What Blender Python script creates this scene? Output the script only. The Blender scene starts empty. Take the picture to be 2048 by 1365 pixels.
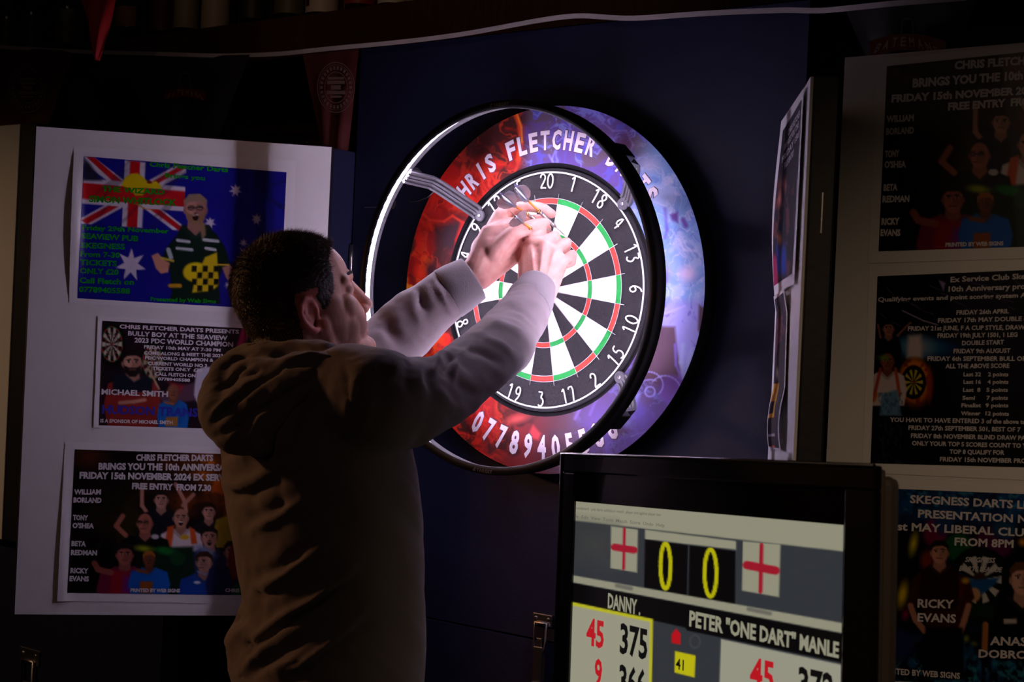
import bpy, bmesh, math, random
import numpy as np
from mathutils import Vector, Matrix, Euler
from mathutils.bvhtree import BVHTree
random.seed(5)
SC = bpy.context.scene
COL = SC.collection
# ------------------------------------------------------------------ camera
FPX = 3000.0
CAM = np.array([1.63982, -2.27427, 1.64038])
yaw, pitch, roll = 0.6532, -0.00269, 0.04561
CF = np.array([-math.sin(yaw)*math.cos(pitch), math.cos(yaw)*math.cos(pitch), math.sin(pitch)])
R0 = np.array([math.cos(yaw), math.sin(yaw), 0.0]); U0 = np.cross(R0, CF)
CR = R0*math.cos(roll)+U0*math.sin(roll); CU = -R0*math.sin(roll)+U0*math.cos(roll)
cd = bpy.data.cameras.new('camera'); cam = bpy.data.objects.new('camera', cd); COL.objects.link(cam)
cd.sensor_width = 36.0; cd.lens = FPX/2048*36.0; cd.clip_start = 0.05
M = Matrix((( CR[0], CU[0], -CF[0], CAM[0]), (CR[1], CU[1], -CF[1], CAM[1]), (CR[2], CU[2], -CF[2], CAM[2]), (0, 0, 0, 1)))
cam.matrix_world = M
cd.dof.use_dof = True; cd.dof.focus_distance = 2.62; cd.dof.aperture_fstop = 8.0
SC.camera = cam
# ------------------------------------------------------------------ world, lights, exposure
w = bpy.data.worlds.new('world'); SC.world = w; w.use_nodes = True
w.node_tree.nodes['Background'].inputs[0].default_value = (1.0, 0.70, 0.55, 1)
w.node_tree.nodes['Background'].inputs[1].default_value = 0.014
LED_POWER = 315.0
def lamp(name, kind, loc, target, power, color, **kw):
    l = bpy.data.lights.new(name, kind); l.energy = power; l.color = color
    for k, v in kw.items(): setattr(l, k, v)
    o = bpy.data.objects.new(name, l); COL.objects.link(o); o.location = loc
    o.rotation_euler = (Vector(target)-Vector(loc)).to_track_quat('-Z', 'Y').to_euler()
    return o
lamp('pendant_light', 'SPOT', (-2.1, -1.28, 2.10), (-0.20, -0.62, 1.22), 46.0, (1.0, 0.46, 0.20), spot_size=0.66, spot_blend=0.45, shadow_soft_size=0.10)
lamp('downlight', 'SPOT', (2.0, -2.3, 2.6), (1.05, -0.13, 0.98), 33.0, (1.0, 0.68, 0.44), spot_size=0.82, spot_blend=1.0, shadow_soft_size=0.06)
lamp('far_downlight', 'SPOT', (-2.6, -2.6, 2.6), (-1.62, -0.15, 1.2), 42.0, (1.0, 0.60, 0.34), spot_size=0.72, spot_blend=1.0, shadow_soft_size=0.06)
lamp('bottle_fill_light', 'SPOT', (0.30, -1.9, 2.70), (-0.42, 0.13, 2.44), 9.0, (1.0, 0.62, 0.36), spot_size=0.80, spot_blend=1.0, shadow_soft_size=0.04)  # added spot that brings up the bottles, stands for no real fitting
lamp('soft_fill_light', 'AREA', (0.2, -4.2, 2.8), (0.0, -0.4, 1.5), 2.3, (1.0, 0.68, 0.50), size=1.6)  # added soft fill for the unlit side, stands for no real fitting
vs = SC.view_settings; SC.display_settings.display_device = 'sRGB'
vs.view_transform = 'Standard'; vs.look = 'None'; vs.gamma = 1.0; vs.use_curve_mapping = False; vs.exposure = 0.0

# ------------------------------------------------------------------ helpers
def lin(c):
    return tuple(((x/12.92) if x <= 0.04045 else ((x+0.055)/1.055)**2.4) for x in c)
def rgb(r, g, b): return lin((r/255.0, g/255.0, b/255.0))
def ray(u, v): return CF + CR*((u-1024)/FPX) - CU*((v-682.5)/FPX)
def at(u, v, d): return CAM + ray(u, v)*d              # pixel and depth to a world point
def ony(u, v, y): r = ray(u, v); return CAM + r*((y-CAM[1])/r[1])
def proj(P):
    d = np.asarray(P)-CAM; z = d@CF
    return 1024+FPX*(d@CR)/z, 682.5-FPX*(d@CU)/z, z
def tag(o, label=None, cat=None, group=None, kind=None):
    if label: o['label'] = label
    if cat: o['category'] = cat
    if group: o['group'] = group
    if kind: o['kind'] = kind
    return o
def thing(name, label, cat, loc=(0, 0, 0), group=None):
    o = bpy.data.objects.new(name, None); COL.objects.link(o); o.location = Vector([float(x) for x in loc]); o.empty_display_size = 0.05
    return tag(o, label, cat, group)
def link(name, me, mats, parent=None, smooth=False):
    if not isinstance(mats, (list, tuple)): mats = [mats]
    for m in mats: me.materials.append(m)
    if smooth:
        for p in me.polygons: p.use_smooth = True
    o = bpy.data.objects.new(name, me); COL.objects.link(o)
    if parent is not None:
        o.parent = parent
        o.matrix_parent_inverse = Matrix.Identity(4)
        # vertices are written in world space: bring them into the parent's space
        T = world_of(parent).inverted(); me.transform(T)
    return o
def world_of(o):
    m = Matrix.LocRotScale(o.location, o.rotation_euler, o.scale)
    return world_of(o.parent) @ m if o.parent else m
class MB:
    def __init__(s): s.bm = bmesh.new()
    def box(s, lo, hi, rot=None, mi=0):
        lo = Vector(lo); hi = Vector(hi); r = bmesh.ops.create_cube(s.bm, size=1.0)
        for v in r['verts']:
            v.co = Vector((lo[i]+(v.co[i]+0.5)*(hi[i]-lo[i]) for i in range(3)))
            if rot is not None: v.co = rot @ v.co
        for f in {f for v in r['verts'] for f in v.link_faces}: f.material_index = mi
        return s
    def frame_box(s, o, x, y, z, mi=0):
        """box from corner o along three edge vectors"""
        o, x, y, z = [Vector([float(q) for q in a]) for a in (o, x, y, z)]
        vs_ = [s.bm.verts.new(o+x*i+y*j+z*k) for k in (0, 1) for j in (0, 1) for i in (0, 1)]
        for q in ((0, 2, 3, 1), (4, 5, 7, 6), (0, 1, 5, 4), (2, 6, 7, 3), (0, 4, 6, 2), (1, 3, 7, 5)):
            f = s.bm.faces.new([vs_[i] for i in q]); f.material_index = mi
        return s
    def tube(s, pts, r, n=8, closed=False, cap=True, mi=0, flat=1.0):
        pts = [Vector([float(q) for q in p]) for p in pts]; rs = r if isinstance(r, (list, tuple)) else [r]*len(pts)
        rings = []; N = len(pts); prev = None
        for i, p in enumerate(pts):
            a = pts[(i-1) % N] if (closed or i > 0) else p; b = pts[(i+1) % N] if (closed or i < N-1) else p
            t = (b-a).normalized()
            if prev is None:
                up = Vector((0, 0, 1)) if abs(t.z) < 0.9 else Vector((1, 0, 0)); x = t.cross(up).normalized()
            else: x = (prev - t*prev.dot(t)).normalized()
            prev = x; y = t.cross(x)
            rings.append([s.bm.verts.new(p + (x*math.cos(k*2*math.pi/n)+y*math.sin(k*2*math.pi/n)*flat)*rs[i]) for k in range(n)])
        for i in range(N if closed else N-1):
            A = rings[i]; B = rings[(i+1) % N]
            for k in range(n):
                f = s.bm.faces.new((A[k], A[(k+1) % n], B[(k+1) % n], B[k])); f.smooth = True; f.material_index = mi
        if cap and not closed:
            s.bm.faces.new(rings[0][::-1]).material_index = mi; s.bm.faces.new(rings[-1]).material_index = mi
        return s
    def lathe(s, prof, base, axis=(0, 0, 1), n=24, mi=0):
        """prof: list of (radius, height) along axis from base"""
        ax = Vector([float(q) for q in axis]).normalized(); b = Vector([float(q) for q in base]); q = Vector((0, 0, 1)).rotation_difference(ax)
        rings = []
        for r, h in prof:
            rings.append([s.bm.verts.new(b + q @ Vector((max(r, 1e-5)*math.cos(k*2*math.pi/n), max(r, 1e-5)*math.sin(k*2*math.pi/n), h))) for k in range(n)])
        for A, B in zip(rings, rings[1:]):
            for k in range(n):
                f = s.bm.faces.new((A[k], A[(k+1) % n], B[(k+1) % n], B[k])); f.smooth = True; f.material_index = mi
        s.bm.faces.new(rings[0][::-1]).material_index = mi; s.bm.faces.new(rings[-1]).material_index = mi
        return s
    def prism(s, pts, d, mi=0):
        """closed outline pts (world) extruded by vector d"""
        A = [s.bm.verts.new(Vector([float(q) for q in p])) for p in pts]; B = [s.bm.verts.new(v.co+Vector([float(q) for q in d])) for v in A]
        n = len(A)
        s.bm.faces.new(A).material_index = mi; s.bm.faces.new(B[::-1]).material_index = mi
        for i in range(n): s.bm.faces.new((A[i], B[i], B[(i+1) % n], A[(i+1) % n])).material_index = mi
        return s
    def ell(s, c, ax, rads, seg=20, rings=12):
        """ellipsoid, ax = 3 unit vectors"""
        r = bmesh.ops.create_uvsphere(s.bm, u_segments=seg, v_segments=rings, radius=1.0)
        m = np.array([np.asarray(a, float)*q for a, q in zip(ax, rads)]); c = np.asarray(c, float)
        for v in r['verts']: v.co = Vector(c + np.array(v.co) @ m)
        return s
    def cone(s, p, a, q, b, seg=14):
        """round ended tapered limb segment"""
        p = np.asarray(p, float); q = np.asarray(q, float); d = q-p; L = np.linalg.norm(d)
        if L < 1e-6: return s
        t = d/L; rings = []
        for k in range(1, 6): ph = -math.pi/2 + k*math.pi/12; rings.append((a*math.cos(ph), a*math.sin(ph)))
        rings.append((a, 0)); rings.append((b, L))
        for k in range(1, 6): ph = k*math.pi/12; rings.append((b*math.cos(ph), L+b*math.sin(ph)))
        return s.lathe(rings, p, t, seg)
    def build(s, name, mats, parent=None, smooth=None, bevel=0.0, weld=True):
        bmesh.ops.recalc_face_normals(s.bm, faces=s.bm.faces[:])
        if bevel: bmesh.ops.bevel(s.bm, geom=s.bm.edges[:], offset=bevel, segments=2, affect='EDGES', profile=0.5)
        me = bpy.data.meshes.new(name); s.bm.to_mesh(me); s.bm.free()
        return link(name, me, mats, parent, bool(smooth))
def nt(name):
    m = bpy.data.materials.new(name); m.use_nodes = True; t = m.node_tree; return m, t, t.nodes['Principled BSDF']
def mat(name, col, rough=0.5, metal=0.0, bump=0.0, scale=60.0, var=0.0, emit=0.0, emitc=None, spec=0.5, coat=0.0, sss=0.0, stretch=(1, 1, 1), sheen=0.0):
    m, t, b = nt(name)
    b.inputs['Base Color'].default_value = (*col, 1); b.inputs['Roughness'].default_value = rough; b.inputs['Metallic'].default_value = metal
    b.inputs['Specular IOR Level'].default_value = spec; b.inputs['Coat Weight'].default_value = coat
    if sheen: b.inputs['Sheen Weight'].default_value = sheen; b.inputs['Sheen Roughness'].default_value = 0.4
    if sss:
        b.inputs['Subsurface Weight'].default_value = sss; b.inputs['Subsurface Radius'].default_value = (0.01, 0.004, 0.002); b.inputs['Subsurface Scale'].default_value = 0.6
    if emit: b.inputs['Emission Color'].default_value = (*(emitc or col), 1); b.inputs['Emission Strength'].default_value = emit
    if bump or var:
        tc = t.nodes.new('ShaderNodeTexCoord'); mp = t.nodes.new('ShaderNodeMapping'); mp.inputs['Scale'].default_value = stretch
        n = t.nodes.new('ShaderNodeTexNoise'); n.inputs['Scale'].default_value = scale; n.inputs['Detail'].default_value = 5
        t.links.new(tc.outputs['Object'], mp.inputs[0]); t.links.new(mp.outputs[0], n.inputs['Vector'])
        if bump:
            bp = t.nodes.new('ShaderNodeBump'); bp.inputs['Strength'].default_value = bump; bp.inputs['Distance'].default_value = 0.002
            t.links.new(n.outputs['Fac'], bp.inputs['Height']); t.links.new(bp.outputs[0], b.inputs['Normal'])
        if var:
            mx = t.nodes.new('ShaderNodeMix'); mx.data_type = 'RGBA'
            mx.inputs[6].default_value = (*[c*(1-var) for c in col], 1); mx.inputs[7].default_value = (*[min(1, c*(1+var)) for c in col], 1)
            t.links.new(n.outputs['Fac'], mx.inputs[0]); t.links.new(mx.outputs[2], b.inputs['Base Color'])
    return m
def attr_mat(name, rough=0.45, emit=0.0, coat=0.0, spec=0.4):
    m, t, b = nt(name); a = t.nodes.new('ShaderNodeAttribute'); a.attribute_name = 'Col'
    if emit:
        b.inputs['Base Color'].default_value = (0.008, 0.008, 0.009, 1)
        t.links.new(a.outputs['Color'], b.inputs['Emission Color']); b.inputs['Emission Strength'].default_value = emit
    else: t.links.new(a.outputs['Color'], b.inputs['Base Color'])
    b.inputs['Roughness'].default_value = rough; b.inputs['Coat Weight'].default_value = coat; b.inputs['Specular IOR Level'].default_value = spec
    return m
# value noise for painted prints
_rng = np.random.RandomState(7); _T = _rng.rand(256, 256)
def vnoise(x, y, s=0):
    x = np.asarray(x, float)+s*17.3; y = np.asarray(y, float)+s*9.1
    xi = np.floor(x).astype(int); yi = np.floor(y).astype(int); fx = x-xi; fy = y-yi
    fx = fx*fx*(3-2*fx); fy = fy*fy*(3-2*fy)
    g = lambda a, b: _T[a & 255, b & 255]
    return (g(xi, yi)*(1-fx)+g(xi+1, yi)*fx)*(1-fy)+(g(xi, yi+1)*(1-fx)+g(xi+1, yi+1)*fx)*fy
def fbm(x, y, s=0, o=4):
    r = 0; a = 0.5; t = 0
    for i in range(o): r = r+a*vnoise(x*2**i, y*2**i, s+i); t += a; a *= 0.5
    return r/t
class Paint:
    """colours laid down on a grid of mesh vertices, in photo-sized units X, Y"""
    def __init__(s, X, Y, base): s.X = X; s.Y = Y; s.C = np.zeros(X.shape+(3,)); s.C[:] = base
    def mix(s, a, col):
        a = np.clip(a, 0, 1)[..., None]; s.C = s.C*(1-a)+np.asarray(col)*a
    def ell(s, cx, cy, rx, ry, col, soft=1.2, ang=0.0, a=1.0):
        c, q = math.cos(ang), math.sin(ang); dx = s.X-cx; dy = s.Y-cy
        x = dx*c+dy*q; y = -dx*q+dy*c; d = (np.sqrt((x/rx)**2+(y/ry)**2)-1)*min(rx, ry)
        s.mix(a*(0.5-d/(2*soft)), col)
    def poly(s, P, col, soft=1.0, a=1.0):
        P = np.array(P, float); n = len(P); x0, y0 = P.min(0)-3*soft; x1, y1 = P.max(0)+3*soft
        m = (s.X > x0) & (s.X < x1) & (s.Y > y0) & (s.Y < y1)
        if not m.any(): return
        X = s.X[m]; Y = s.Y[m]; ins = np.zeros(X.shape, bool); dm = np.full(X.shape, 1e9)
        for i in range(n):
            ax, ay = P[i]; bx, by = P[(i+1) % n]
            if ay != by:
                c = ((ay > Y) != (by > Y)) & (X < (bx-ax)*(Y-ay)/(by-ay)+ax); ins ^= c
            L = (bx-ax)**2+(by-ay)**2+1e-9; t = np.clip(((X-ax)*(bx-ax)+(Y-ay)*(by-ay))/L, 0, 1)
            dm = np.minimum(dm, np.hypot(X-ax-t*(bx-ax), Y-ay-t*(by-ay)))
        sd = np.where(ins, -dm, dm); al = np.clip(a*(0.5-sd/(2*soft)), 0, 1)[:, None]
        s.C[m] = s.C[m]*(1-al)+np.asarray(col)*al
    def line(s, P, wd, col, soft=1.0, a=1.0):
        for (ax, ay), (bx, by) in zip(P, P[1:]):
            m = (s.X > min(ax, bx)-wd-3) & (s.X < max(ax, bx)+wd+3) & (s.Y > min(ay, by)-wd-3) & (s.Y < max(ay, by)+wd+3)
            if not m.any(): continue
            X = s.X[m]; Y = s.Y[m]; L = (bx-ax)**2+(by-ay)**2+1e-9; t = np.clip(((X-ax)*(bx-ax)+(Y-ay)*(by-ay))/L, 0, 1)
            d = np.hypot(X-ax-t*(bx-ax), Y-ay-t*(by-ay))-wd/2; al = np.clip(a*(0.5-d/(2*soft)), 0, 1)[:, None]
            s.C[m] = s.C[m]*(1-al)+np.asarray(col)*al
def grid_mesh(name, P, C=None, matl=None, parent=None):
    """P: (n, m, 3) points, C: (n, m, 3) display colours -> mesh with colour attribute"""
    n, m = P.shape[:2]; idx = np.arange(n*m).reshape(n, m)
    q = np.stack([idx[:-1, :-1], idx[1:, :-1], idx[1:, 1:], idx[:-1, 1:]], -1).reshape(-1, 4)
    me = bpy.data.meshes.new(name); me.vertices.add(n*m); me.vertices.foreach_set('co', P.reshape(-1).astype(np.float32))
    me.loops.add(q.size); me.loops.foreach_set('vertex_index', q.reshape(-1).astype(np.int32))
    me.polygons.add(len(q)); me.polygons.foreach_set('loop_start', np.arange(0, q.size, 4, dtype=np.int32))
    me.update(calc_edges=True)
    if C is not None:
        a = me.color_attributes.new('Col', 'FLOAT_COLOR', 'POINT'); c = C.reshape(-1, 3); c = np.clip(c, 0, 1)
        c = np.where(c <= 0.04045, c/12.92, ((c+0.055)/1.055)**2.4)
        a.data.foreach_set('color', np.concatenate([c, np.ones((len(c), 1))], 1).reshape(-1).astype(np.float32))
    o = link(name, me, matl, parent, smooth=True)
    return o
_tc = {}
def text_geo(body, bold=0.0, shear=0.0, space=1.0):
    k = (body, bold, shear, space)
    if k in _tc: return _tc[k]
    cu = bpy.data.curves.new('t', 'FONT'); cu.body = body; cu.size = 1.0; cu.offset = bold; cu.shear = shear; cu.resolution_u = 2; cu.space_character = space
    o = bpy.data.objects.new('t', cu); COL.objects.link(o); dg = bpy.context.evaluated_depsgraph_get(); dg.update()
    me = bpy.data.meshes.new_from_object(o.evaluated_get(dg)); V = np.zeros(len(me.vertices)*3); me.vertices.foreach_get('co', V); V = V.reshape(-1, 3)[:, :2].copy()
    Fs = [tuple(p.vertices) for p in me.polygons]
    bpy.data.objects.remove(o); bpy.data.curves.remove(cu); bpy.data.meshes.remove(me)
    if len(V):
        V[:, 0] -= V[:, 0].min(); W = V[:, 0].max() or 1.0; V[:, 0] /= W; V[:, 1] /= 0.729
    _tc[k] = (V, Fs); return _tc[k]
class Ink:
    """collects lettering, mapped by fn(x_array, y_array, lift) -> world points; one colour attribute"""
    def __init__(s, fn): s.fn = fn; s.V = []; s.F = []; s.C = []; s.n = 0
    def text(s, body, p0, p1, h, col, bold=0.02, shear=0.0, lift=0.0012, lean=0.0435, edge=None, space=1.0):
        if edge is not None: s.text(body, p0, p1, h, edge[0], bold+edge[1], shear, lift-0.0003, lean, None, space)
        V, Fs = text_geo(body, bold, shear, space)
        if not len(V): return
        p0 = np.array(p0, float); p1 = np.array(p1, float); P = p0+V[:, :1]*(p1-p0)+V[:, 1:2]*np.array([lean*h, -h])
        s.V.append(s.fn(P[:, 0], P[:, 1], lift)); s.F += [tuple(i+s.n for i in f) for f in Fs]; s.C.append(np.tile(col, (len(V), 1))); s.n += len(V)
    def poly(s, pts, col, lift=0.0004):
        P = np.array(pts, float); s.V.append(s.fn(P[:, 0], P[:, 1], lift)); s.F.append(tuple(range(s.n, s.n+len(P)))); s.C.append(np.tile(col, (len(P), 1))); s.n += len(P)
    def build(s, name, m, parent):
        me = bpy.data.meshes.new(name); V = np.concatenate(s.V); me.from_pydata([tuple(v) for v in V], [], s.F)
        a = me.color_attributes.new('Col', 'FLOAT_COLOR', 'POINT'); c = np.concatenate(s.C).astype(float); c = np.where(c <= 0.04045, c/12.92, ((c+0.055)/1.055)**2.4)
        a.data.foreach_set('color', np.concatenate([c, np.ones((len(c), 1))], 1).reshape(-1).astype(np.float32))
        return link(name, me, m, parent)
PI = math.pi
# ------------------------------------------------------------------ materials
M_navy = mat('navy_painted_board', rgb(8, 14, 48), 0.55, bump=0.25, scale=90, var=0.25)
M_black = mat('black_plastic', (0.012, 0.012, 0.013), 0.38)
M_blackmatt = mat('matt_black', (0.010, 0.010, 0.011), 0.75, bump=0.2, scale=200)
M_white = mat('white_laminate', (0.84, 0.83, 0.82), 0.32, bump=0.05, scale=25, var=0.04)
M_chrome = mat('brushed_steel', (0.55, 0.53, 0.52), 0.28, metal=1.0, bump=0.1, scale=80)
M_paper = mat('glossy_paper', (0.88, 0.87, 0.87), 0.28, bump=0.04, scale=15)
M_print = attr_mat('printed_ink', rough=0.3, coat=0.15)
M_brace = mat('grey_moulded_plastic', (0.07, 0.07, 0.08), 0.5)
M_print_matt = attr_mat('matt_printed_ink', rough=0.75, spec=0.15)
M_sisal_black = mat('black_sisal', rgb(15, 13, 17), 0.85, bump=0.5, scale=420, var=0.3)
M_sisal_white = mat('cream_sisal', rgb(232, 226, 212), 0.85, bump=0.5, scale=420, var=0.06)
M_sisal_red = mat('red_sisal', rgb(214, 58, 44), 0.85, bump=0.5, scale=420, var=0.12)
M_sisal_green = mat('green_sisal', rgb(18, 150, 60), 0.85, bump=0.5, scale=420, var=0.12)
M_wire = mat('steel_wire', (0.75, 0.75, 0.74), 0.3, metal=0.7)
M_wwire = mat('white_wire', (0.85, 0.85, 0.83), 0.35)
# ------------------------------------------------------------------ the room
M_floor = mat('dark_carpet', (0.03, 0.012, 0.012), 0.9, bump=0.5, scale=150, var=0.3)
M_wall = mat('dark_red_wood', rgb(58, 22, 18), 0.5, bump=0.25, scale=14, var=0.45, stretch=(8, 8, 0.6))
M_plaster = mat('dim_plaster', rgb(96, 74, 60), 0.85, bump=0.2, scale=40, var=0.1)
M_ceil = mat('brown_ceiling', rgb(84, 66, 54), 0.9, bump=0.2, scale=30, var=0.1)
X0, X1, Y0, Y1, ZC = -4.2, 4.2, -5.2, 0.42, 2.95
def struct(name, lo, hi, m):
    b = MB(); b.box(lo, hi); return tag(b.build(name, m), kind='structure')
struct('floor', (X0, Y0, -0.1), (X1, Y1, 0), M_floor)
struct('ceiling', (X0, Y0, ZC), (X1, Y1, ZC+0.1), M_ceil)
wb = struct('wall_back', (X0, Y1, 0), (X1, Y1+0.1, ZC), M_wall)
struct('wall_left', (X0-0.1, Y0, 0), (X0, Y1+0.1, ZC), M_plaster)
struct('wall_right', (X1, Y0, 0), (X1+0.1, Y1+0.1, ZC), M_plaster)
struct('wall_front', (X0, Y0-0.1, 0), (X1, Y0, ZC), M_plaster)
struct('baseboard_back', (X0, Y1-0.02, 0), (X1, Y1, 0.14), M_wall)
for i in range(28):                                   # matchboard panelling of the back wall
    b = MB(); x = X0+i*0.3; b.box((x+0.006, Y1-0.014, 0.14), (x+0.294, Y1, ZC)); b.build('plank', M_wall, wb)
# ------------------------------------------------------------------ the dartboard stand
YF = 0.0; XL, XR, ZT, ZB = -0.538, 0.486, 2.016, 1.045
st = thing('dartboard_stand', 'navy dartboard stand with hinged white doors folded out on both sides', 'stand', (0, 0, 0))
b = MB(); b.box((-0.531, YF, 1.078), (0.492, YF+0.05, 2.225)); b.build('backboard', M_navy, st)
b = MB(); b.box((-0.62, YF-0.002, 0.02), (0.60, YF+0.05, 1.074)); b.build('lower_panel', M_navy, st)
for x0 in (-0.62, 0.56):
    b = MB(); b.box((x0, YF+0.05, 0.0), (x0+0.04, YF+0.14, 2.2)); b.build('leg', M_blackmatt, st)
b = MB(); b.box((-0.62, YF-0.10, 0.0), (0.60, YF+0.28, 0.03)); b.build('foot', M_blackmatt, st)
b = MB(); b.box((-0.560, -0.062, ZB), (-0.534, 0.0, ZT-0.006)); b.build('side_post', M_navy, st)
b = MB(); b.box((0.490, -0.045, ZB), (0.512, 0.0, ZT-0.006)); b.build('side_post', M_navy, st)
def wing(A, d, L, back, t, name='door'):
    """white faced door: face corner A (x,y), unit direction d, thickness vector back*t"""
    b = MB(); A3 = (A[0], A[1], ZB); e = 0.004
    dr = MB()
    dr.frame_box((A[0]+back[0]*e, A[1]+back[1]*e, ZB), (d[0]*L, d[1]*L, 0), (back[0]*(t-e), back[1]*(t-e), 0), (0, 0, ZT-ZB))
    o = dr.build(name, M_black if False else M_navy_dark, st, bevel=0.003)
    f = MB(); m = 0.003
    f.frame_box((A[0]+d[0]*m, A[1]+d[1]*m, ZB+m), (d[0]*(L-2*m), d[1]*(L-2*m), 0), (back[0]*(e+0.001), back[1]*(e+0.001), 0), (0, 0, ZT-ZB-2*m))
    f.build('door_lining', M_white, o)
    return o
M_navy_dark = mat('black_edge_paint', rgb(14, 15, 24), 0.5, bump=0.2, scale=60)
LA = np.array([-0.538, -0.062]); LD = np.array([-0.6525, -0.7578]); LN = np.array([0.7578, -0.6525]); LL = 0.587
RA = np.array([0.479, -0.048]); RD = np.array([0.5286, -0.8489]); RN = np.array([-0.8489, -0.5286]); RL = 0.437
lw = wing(LA, LD, LL, -LN, 0.045)
rw = wing(RA, RD, RL, -RN, 0.040)
def hinge(x, y, z0, z1, par):
    b = MB(); b.tube([(x, y, z0), (x, y, z1)], 0.0045, 10); b.box((x-0.001, y, z0+.003), (x+0.001, y+0.022, z1-.003)); b.build('hinge', M_chrome, par)
hinge(-0.528, -0.004, 1.744, 1.817, st); hinge(-0.528, -0.004, 1.18, 1.25, st); hinge(0.484, -0.052, 1.744, 1.817, st)
# catch plate on the outer edge of the right door
c = RA+RD*(RL+0.0005)-RN*0.022
b = MB(); b.frame_box((c[0]-0.0, c[1], 1.80), tuple(-RN*0.0016)+(0,), tuple(RD*0.004)+(0,), (0, 0, 0.055)); b.build('catch_plate', M_chrome, rw)
# small bracket on the backboard behind the ring light
b = MB(); b.box((-0.447, -0.014, 1.890), (-0.415, 0.0, 1.896)); b.box((-0.447, -0.003, 1.890), (-0.415, 0.0, 1.906)); b.build('bracket', M_chrome, st)
b = MB(); b.box((-0.50, -0.002, 1.8935), (-0.46, 0.0, 1.8955)); b.build('scratch_plate', M_chrome, st)
def toggle_latch(cx, y, zt, par, s=1.0):
    """keeper plate, wire bail, lever"""
    b = MB(); b.box((cx-0.022*s, y-0.004, zt-0.022*s), (cx+0.022*s, y, zt)); o = b.build('latch', M_chrome, par, bevel=0.0012)
    b = MB(); w_ = 0.013*s
    b.tube([(cx-w_, y-0.008, zt-0.016*s), (cx-w_, y-0.010, zt-0.062*s), (cx-w_*0.6, y-0.011, zt-0.072*s), (cx+w_*0.6, y-0.011, zt-0.072*s), (cx+w_, y-0.010, zt-0.062*s), (cx+w_, y-0.008, zt-0.016*s)], 0.0022*s, 8, closed=True)
    b.build('latch_bail', M_chrome, o)
    b = MB(); b.box((cx-0.010*s, y-0.014, zt-0.128*s), (cx+0.010*s, y-0.010, zt-0.060*s)); b.box((cx-0.010*s, y-0.020, zt-0.138*s), (cx+0.010*s, y-0.013, zt-0.126*s))
    b.box((cx-0.006*s, y-0.012, zt-0.064*s), (cx+0.006*s, y-0.006, zt-0.044*s)); b.build('latch_lever', M_chrome, o, bevel=0.0012)
    for q in (-0.014, 0.014):
        b = MB(); b.lathe([(0.003*s, 0), (0.003*s, 0.001), (0.0015*s, 0.0018)], (cx+q*s, y-0.004, zt-0.008*s), (0, -1, 0), 10); b.build('screw', M_chrome, o)
Lp = ony(1087, 1228, 0.0)
toggle_latch(Lp[0]+0.002, -0.002, Lp[2], st)
# neighbouring stands: flat opened white panels left and right, y about -0.13
YN = -0.13
sr = thing('dartboard_stand', 'neighbouring dartboard stand at the right edge, its white door folded flat and covered in posters', 'stand', (1.3, 0, 0))
q0 = ony(1688, 116, YN); q1 = ony(1652, 925, YN)
ZTN = 2.096
b = MB(); b.box((0.6215, YN, 1.10), (1.22, YN+0.004, ZTN)); lin_r = b.build('door_lining', M_white, sr)
b = MB(); b.box((0.6205, YN+0.004, 1.098), (1.222, YN+0.045, ZTN+0.001)); b.build('door', M_navy_dark, sr, bevel=0.002)
b = MB(); b.box((1.225, YN+0.045, 1.098), (2.25, YN+0.10, 2.25)); b.build('backboard', M_navy, sr)
b = MB(); b.box((0.64, YN+0.045, 0.03), (2.25, YN+0.09, 1.096)); b.build('lower_panel', M_navy, sr)
b = MB(); b.box((0.64, YN, 0.0), (2.25, YN+0.30, 0.03)); b.build('foot', M_blackmatt, sr)
sl = thing('dartboard_stand', 'neighbouring dartboard stand at the left edge, bare white door folded flat above a steel latch', 'stand', (-2.0, 0, 0))
YL = -0.15
b = MB(); b.box((-2.06, YL, 1.10), (-1.498, YL+0.004, ZTN)); b.build('door_lining', M_white, sl)
b = MB(); b.box((-2.061, YL+0.004, 1.098), (-1.440, YL+0.045, ZTN+0.001)); b.build('door', M_navy_dark, sl, bevel=0.002)
b = MB(); b.box((-3.1, YL+0.045, 1.098), (-2.07, YL+0.10, 2.25)); b.build('backboard', M_navy, sl)
b = MB(); b.box((-3.1, YL+0.045, 0.03), (-0.95, YL+0.09, 1.096)); b.build('lower_panel', M_navy, sl)
b = MB(); b.box((-3.1, YL, 0.0), (-0.95, YL+0.30, 0.03)); b.build('foot', M_blackmatt, sl)
Lp = ony(62, 1298, YL+0.045); toggle_latch(Lp[0], YL+0.045, Lp[2], sl, 1.75)
# ------------------------------------------------------------------ surround
CX, CZ = 0.0, 1.7305; YS = -0.040
su = thing('dartboard_surround', 'round dartboard surround printed with red flames and blue smoke and a name in white letters', 'surround', (CX, 0, CZ))
nA, nR = 1300, 84
th = np.linspace(0, 2*PI, nA+1); rr = np.linspace(0.2345, 0.3395, nR)
TH, RR = np.meshgrid(th, rr, indexing='ij'); XX = CX+RR*np.sin(TH); ZZ = CZ+RR*np.cos(TH)
Pw = np.stack([XX, np.full_like(XX, YS), ZZ], -1)
d = Pw-CAM; zz = d@CF; PU = 1024+FPX*(d@CR)/zz; PV = 682.5-FPX*(d@CU)/zz
pt = Paint(PU, PV, np.array([96, 76, 96])/255.)
c_ = lambda r, g, b: np.array([r, g, b])/255.
U, V = PU, PV
wx = U+42*(fbm(U/55, V/55, 3)-0.5)*2; wy = V+42*(fbm(U/55, V/55, 8)-0.5)*2
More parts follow.
